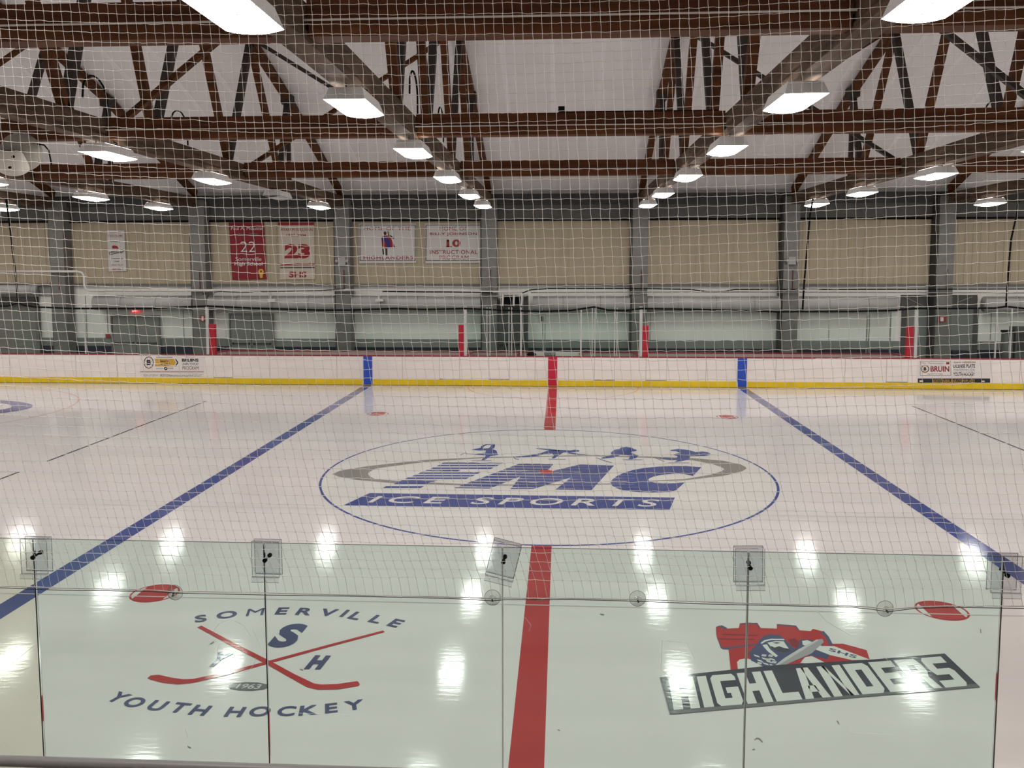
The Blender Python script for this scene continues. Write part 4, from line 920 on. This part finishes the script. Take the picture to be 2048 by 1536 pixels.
# far net support cable along the glass tops with drop cables from the roof
FY = BY - .0
cable('support_cable', [(-40, 612), (15, 612), (26, 609), (36, 605), (46, 610), (70, 614), (150, 617), (300, 617), (414, 612), (500, 616), (560, 618), (640, 620), (700, 620), (790, 617), (850, 619), (930, 617), (1000, 620), (1080, 623), (1140, 621), (1188, 614), (1215, 620), (1250, 621), (1283, 617), (1400, 619), (1500, 622), (1560, 623.5), (1605, 623), (1700, 623), (1780, 621), (1833, 617), (1900, 617), (1990, 616), (2012, 613), (2060, 618)], FY, .031, 'black', 'long black sagging cable strung along the tops of the far glass', 'cable')
for pts, lab in (([(12, 396), (22, 470), (30, 540), (34, 580), (36, 605)], 'black drop cable from the roof at the far left'), ([(1626, 398), (1620, 430), (1614, 500), (1608, 570), (1605, 622)], 'black drop cable from the roof left of the rightmost column'), ([(2037, 398), (2033, 430), (2022, 480), (2017, 540), (2012, 613)], 'black drop cable from the roof at the far right')):
    cable('drop_cable', pts, FY, .031, 'black', lab, 'cable')

# ================================================================== NEAR GLASS
nb = empty('near_dasher_boards', (0, NY, 0), 'near side dasher boards below the glass, out of the picture', 'rink boards')
nb.name = 'dasher_boards'
b = MB(); b.box(-30, 30, NY - .05, NY + .05, .0, 1.04); b.build('board_face', M['board'], nb)
b = MB(); b.box(-30, 30, NY - .07, NY + .06, 1.04, 1.07); b.build('cap_rail', M['redcap'], nb)
PW = 1.171; GX0 = -2.343 - 3 * PW
labs = {2: 'yellowish near glass pane at the left edge of the picture', 3: 'near glass pane over the SOMERVILLE lettering, left of the leftmost full seam pair', 4: 'near glass pane left of the red centre line', 5: 'near glass pane in front of the red centre line', 6: 'near glass pane in front of the HIGHLANDERS emblem', 7: 'clearer near glass pane at the right edge of the picture'}
labs[3] = 'near glass pane with the left suction cup, between the two leftmost clips'
for i in range(10):
    x0 = GX0 + i * PW; x1 = x0 + PW
    m = 'glass_warm' if i <= 2 else ('glass_clear' if i >= 7 else 'glass')
    b = MB(); b.box(x0 + .0025, x1 - .0025, NY - .006, NY + .006, 1.07, 2.874, 0, 1)
    tag(b.build('shield_glass', [M[m], M['glass_edge']]), labs.get(i, 'near glass pane outside the picture'), 'glass pane', 'tall glass panes on the near boards' if i in labs else 'near glass panes outside the picture')
_m = bpy.data.materials.new('milky seam tone'); _m.use_nodes = True; _n = _m.node_tree
_t = _n.nodes.new('ShaderNodeBsdfTranslucent'); _t.inputs[0].default_value = (.92, .90, .88, 1)
_x = _n.nodes.new('ShaderNodeMixShader'); _x.inputs[0].default_value = .25
_n.links.new(_t.outputs[0], _x.inputs[1]); _n.links.new(_n.nodes['Principled BSDF'].outputs[0], _x.inputs[2]); _n.links.new(_x.outputs[0], _n.nodes['Material Output'].inputs[0])
M['seam_light'] = _m
for xg, mg, wd in ((-2.343, 'black', .0046), (-1.172, 'black', .0046), (0, 'seam_light', .0065), (1.171, 'seam_light', .0075), (2.342, 'line', .005)):
    host = min([q for q in S.objects if q.name.startswith('shield_glass')], key=lambda q: abs(q.data.vertices[0].co.x - xg))
    b = MB(); b.box(xg - wd / 2, xg + wd / 2, NY - .0075, NY + .0075, 1.07, 2.87); b.build('seam_tone_strip', M[mg], host)  # strip colour stands in for dark gaps and bright glass edges
    if xg == 1.171: b = MB(); b.box(xg - .0012, xg + .0012, NY - .0085, NY - .007, 1.07, 2.86); b.build('seam_gap_strip', M['line'], host)
M['scratch'] = mat('glass scratch', (.85, .85, .83), .4)
def scratch(P, w=.0007):
    c_ = at(*P[0], NY - .0072)
    host = min([q for q in S.objects if q.name.startswith('shield_glass')], key=lambda q: abs(q.data.vertices[0].co.x + PW / 2 - c_.x))
    b = MB(); b.tube([at(x, y, NY - .0072) for x, y in P], w, 4); b.build('scratch', M['scratch'], host)
rs = random.Random(5)
def loop(cx, cy, rx, ry, a0, a1, n=9): return [(cx + rx * math.cos(a0 + (a1 - a0) * k / n) + rs.uniform(-2, 2), cy + ry * math.sin(a0 + (a1 - a0) * k / n) + rs.uniform(-2, 2)) for k in range(n + 1)]
for P in (loop(475, 1300, 38, 48, .3, 3.4), loop(462, 1290, 42, 50, 3.6, 5.9), [(1324, 1280), (1322, 1340), (1340, 1352)], [(1332, 1281), (1374, 1286), (1380, 1300), (1390, 1320)], [(1324, 1348), (1352, 1350), (1375, 1338)], [(1626, 1212), (1650, 1240), (1668, 1252), (1700, 1270)],
          [(1300, 1118), (1320, 1112), (1345, 1118)], [(1690, 1115), (1712, 1122)], [(1640, 1140), (1655, 1150), (1662, 1168)], [(505, 1260), (520, 1290)], [(300, 1302), (345, 1290)], [(580, 1425), (700, 1432)], [(1700, 1466), (1790, 1470)], [(20, 1330), (70, 1290)], [(30, 1345), (60, 1335)], [(1050, 1235), (1062, 1250), (1058, 1262)], [(370, 1458), (376, 1475)], [(1765, 1310), (1790, 1335)], [(1780, 1330), (1820, 1318)], [(1800, 1340), (1830, 1362)], [(1755, 1352), (1790, 1345)], [(660, 1085), (700, 1092)], [(275, 1112), (262, 1120), (225, 1118)]):
    scratch(P)
cl = [(68, 1112, 0, 'leftmost clear plastic clip over the near glass top'), (531, 1118, .0, 'clear plastic clip over the near glass, second from the left'), (1007, 1121, .24, 'tilted clear plastic clip over the near glass, left of the red line'), (1500, 1133, -.02, 'scuffed clear plastic clip over the near glass above the HIGHLANDERS emblem'), (2013, 1148, 0, 'rightmost clear plastic clip over the near glass top')]
for px_, py_, a, lab in cl:
    c = at(px_, py_, NY - .02); zt = 2.886 if a == 0 else 2.888
    o = empty('glass_clip', (c.x, NY, c.z), lab, 'clip', 'plastic clips on the near glass seams')
    b = MB(); w = .068
    for yy in (-.018, .018): b.box(-w, w, yy - .002, yy + .002, -.09, .085)
    b.box(-w, w, -.02, .02, .083, .087); b.box(-w, w, -.034, -.018, -.092, -.088); b.box(-w, w, .018, .034, -.092, -.088)
    b.box(-w, w, -.0345, -.0325, -.112, -.088)
    p = b.build('clip_plate', M['clip'], o); p.matrix_parent_inverse = Matrix(); p.rotation_euler = (0, a, 0)
    b = MB()
    for yy in (-.0205, .0205):
        for xx in (-w, w): b.box(xx - .0012, xx + .0012, yy - .0005, yy + .0005, -.09, .087)
        b.box(-w, w, yy - .0005, yy + .0005, -.0915, -.0895); b.box(-w, w, yy - .0005, yy + .0005, .085, .0875)
    b.box(-w, w, -.035, -.0345, -.1135, -.1115)
    p = b.build('clip_edge', M['clip_edge'], o); p.matrix_parent_inverse = Matrix(); p.rotation_euler = (0, a, 0)
    b = MB(); b.tube([(0, -.035, -.004), (0, -.021, -.004)], .0105, 12); b.tube([(.004, .021, .002), (.004, .035, .002)], .0105, 12); b.tube([(0, -.03, -.003), (.004, .03, .002)], .005, 8)
    p = b.build('bolt', M['black'], o); p.matrix_parent_inverse = Matrix()
cu = [(350, 1185, 'suction cup on the near glass beside the left red spot'), (985, 1195, 'suction cup on the near glass left of the red centre line'), (1275, 1197, 'suction cup on the near glass right of the red centre line'), (1770, 1217, 'suction cup on the near glass left of the right red spot')]
for px_, py_, lab in cu:
    c = at(px_, py_, NY - .012); o = empty('suction_cup', c, lab, 'suction cup', 'suction cups holding the net rope')
    b = MB(); R = .0385; n = 28; V_ = [(c.x, c.y - .014, c.z)]
    for r_, dy in ((.012, -.014), (.022, -.008), (R, 0)):
        V_ += [(c.x + r_ * math.cos(2 * math.pi * k_ / n), c.y + dy, c.z + r_ * math.sin(2 * math.pi * k_ / n)) for k_ in range(n)]
    b.add(V_, [(0, 1 + k_, 1 + (k_ + 1) % n) for k_ in range(n)] + [(1 + q * n + k_, 1 + q * n + (k_ + 1) % n, 1 + (q + 1) * n + (k_ + 1) % n, 1 + (q + 1) * n + k_) for q in range(2) for k_ in range(n)])
    b.build('cup_disc', M['cup'], o, True)
    b = MB(); b.tube([(c.x + R * math.cos(2 * math.pi * k_ / n), c.y - .001, c.z + R * math.sin(2 * math.pi * k_ / n)) for k_ in range(n + 1)], .0012, 5); b.build('cup_rim', M['cup_rim'], o)
    b = MB(); b.tube([(c.x - .001, c.y - .012, c.z + .003), (c.x + .002, c.y - .03, c.z - .006)], .0045, 8); b.build('hook', M['door_dark'], o)
# rope along the net bottom
RYp = NY - .036
rp = [(-60, 1171), (0, 1172), (120, 1176), (300, 1180), (352, 1184), (400, 1183), (532, 1186), (700, 1190), (900, 1194), (985, 1197), (1007, 1196), (1150, 1197), (1277, 1199), (1400, 1203), (1500, 1207), (1700, 1212), (1740, 1214), (1776, 1219), (1830, 1214), (1900, 1212), (2048, 1212), (2110, 1212)]
ext = [at(x, y, RYp) for x, y in rp]
ext = [Vector((-4.3, RYp, 2.645))] + ext + [Vector((4.3, RYp, 2.655))]
b = MB(); b.tube(ext, .0026, 6); tag(b.build('rope', M['rope'], None, True), 'thin pale rope threaded along the bottom of the net across the near glass', 'rope')
b = MB(); e2 = [p + Vector((0, -.006, -.006 + .003 * math.sin(i * 1.7))) for i, p in enumerate(ext)]
b.tube(e2, .0018, 6); tag(b.build('cord', M['t_black'], None, True), 'thin dark cord running just below the pale rope across the near glass', 'cord')
def rope_z(x):
    for p, q in zip(ext, ext[1:]):
        if p.x <= x <= q.x: return p.z + (q.z - p.z) * (x - p.x) / (q.x - p.x)
    return 2.645

# ================================================================== NET
def build_net():
    NYP = RYp; z0, z1 = 2.65, 6.95; sp = .0440; nz = int((z1 - z0) / sp); nx = 198; xL = -4.35
    def slope(z):
        if z > 4.2: return .055
        if z > 3.4: return .055 + (4.2 - z) / .8 * .125
        return .18 + (3.4 - z) / .75 * .16
    off = [0.0]                               # sideways drift of the strands from the top down
    for j in range(nz): off.append(off[-1] + slope(z1 - (j + .5) * sp) * sp)
    rnd = random.Random(3)
    P = []
    for j in range(nz + 1):
        row = []; zb = z1 - j * sp; fr = min(1, max(0, (zb - 2.8) / 1.4))
        for i in range(nx + 1):
            x = xL + i * sp + off[j] - off[-1] * .5 + rnd.gauss(0, .0011) + .003 * math.sin(j * .13 + i * .05)
            xn = x + .1
            z = zb + .0125 * min(abs(xn), 3) ** 2 * fr + rnd.gauss(0, .0011) + .004 * math.sin(i * .11 + j * .3)
            if j == nz: z = rope_z(x)
            row.append(Vector((x, NYP + .003 * math.sin(i * .4 + j * .23), z)))
        P.append(row)
    V_, F_ = [], []
    def strand(pts, r):
        o = len(V_); n = len(pts)
        for k_, p in enumerate(pts):
            a = pts[max(k_ - 1, 0)]; c = pts[min(k_ + 1, n - 1)]; d = (c - a).normalized()
            s_ = Vector((-d.z, 0, d.x)) * r
            V_.extend([tuple(p + s_ * .87 + Vector((0, r * .5, 0))), tuple(p - s_ * .87 + Vector((0, r * .5, 0))), tuple(p + Vector((0, -r, 0)))])
        for k_ in range(n - 1):
            q = o + k_ * 3
            F_.extend([(q, q + 1, q + 4, q + 3), (q + 1, q + 2, q + 5, q + 4), (q + 2, q, q + 3, q + 5)])
    rr = .00138
    for j in range(nz + 1):
        pts = []
        for i in range(nx + 1):
            pts.append(P[j][i])
            if i < nx: pts.append((P[j][i] + P[j][i + 1]) / 2 + Vector((0, 0, rnd.choice((-1, 1)) * rnd.uniform(.0005, .0026))))
        strand(pts, rr)
    for i in range(nx + 1):
        pts = []
        for j in range(nz + 1):
            pts.append(P[j][i])
            if j < nz: pts.append((P[j][i] + P[j + 1][i]) / 2 + Vector((rnd.choice((-1, 1)) * rnd.uniform(.0002, .0018), 0, 0)))
        strand(pts, .00105)
    kr = .0037
    for row in P:
        for p in row:
            o = len(V_)
            V_.extend([tuple(p + Vector(d)) for d in ((kr, 0, 0), (-kr, 0, 0), (0, 0, kr), (0, 0, -kr), (0, -kr, 0), (0, kr, 0))])
            F_.extend([(o, o + 2, o + 4), (o + 2, o + 1, o + 4), (o + 1, o + 3, o + 4), (o + 3, o, o + 4), (o + 2, o, o + 5), (o + 1, o + 2, o + 5), (o + 3, o + 1, o + 5), (o, o + 3, o + 5)])
    me = bpy.data.meshes.new('safety_net'); me.from_pydata(V_, [], F_); me.materials.append(M['net']); me.update()
    ob = bpy.data.objects.new('safety_net', me); S.collection.objects.link(ob)
    tag(ob, 'large white knotted safety net hanging from the roof in front of the near glass', 'net')
build_net()

# hand rail in front of the near glass
o = empty('hand_rail', (0, -13.6, 0), 'grey metal hand rail crossing the bottom left corner', 'railing')
p0 = at(-30, 1520.5, -13.62); p1 = at(560, 1539.5, -13.62); d = (p1 - p0)
b = MB(); b.tube([p0 - d * 1.2, p0, p1, p1 + d * 1.0], .0232, 16); b.build('rail_tube', M['rail'], o, True)
for x in (-3.3, .9):
    b = MB(); b.tube([(x, -13.62, .0), (x, -13.62, 2.03)], .022, 12); b.build('rail_post', M['rail'], o, True)
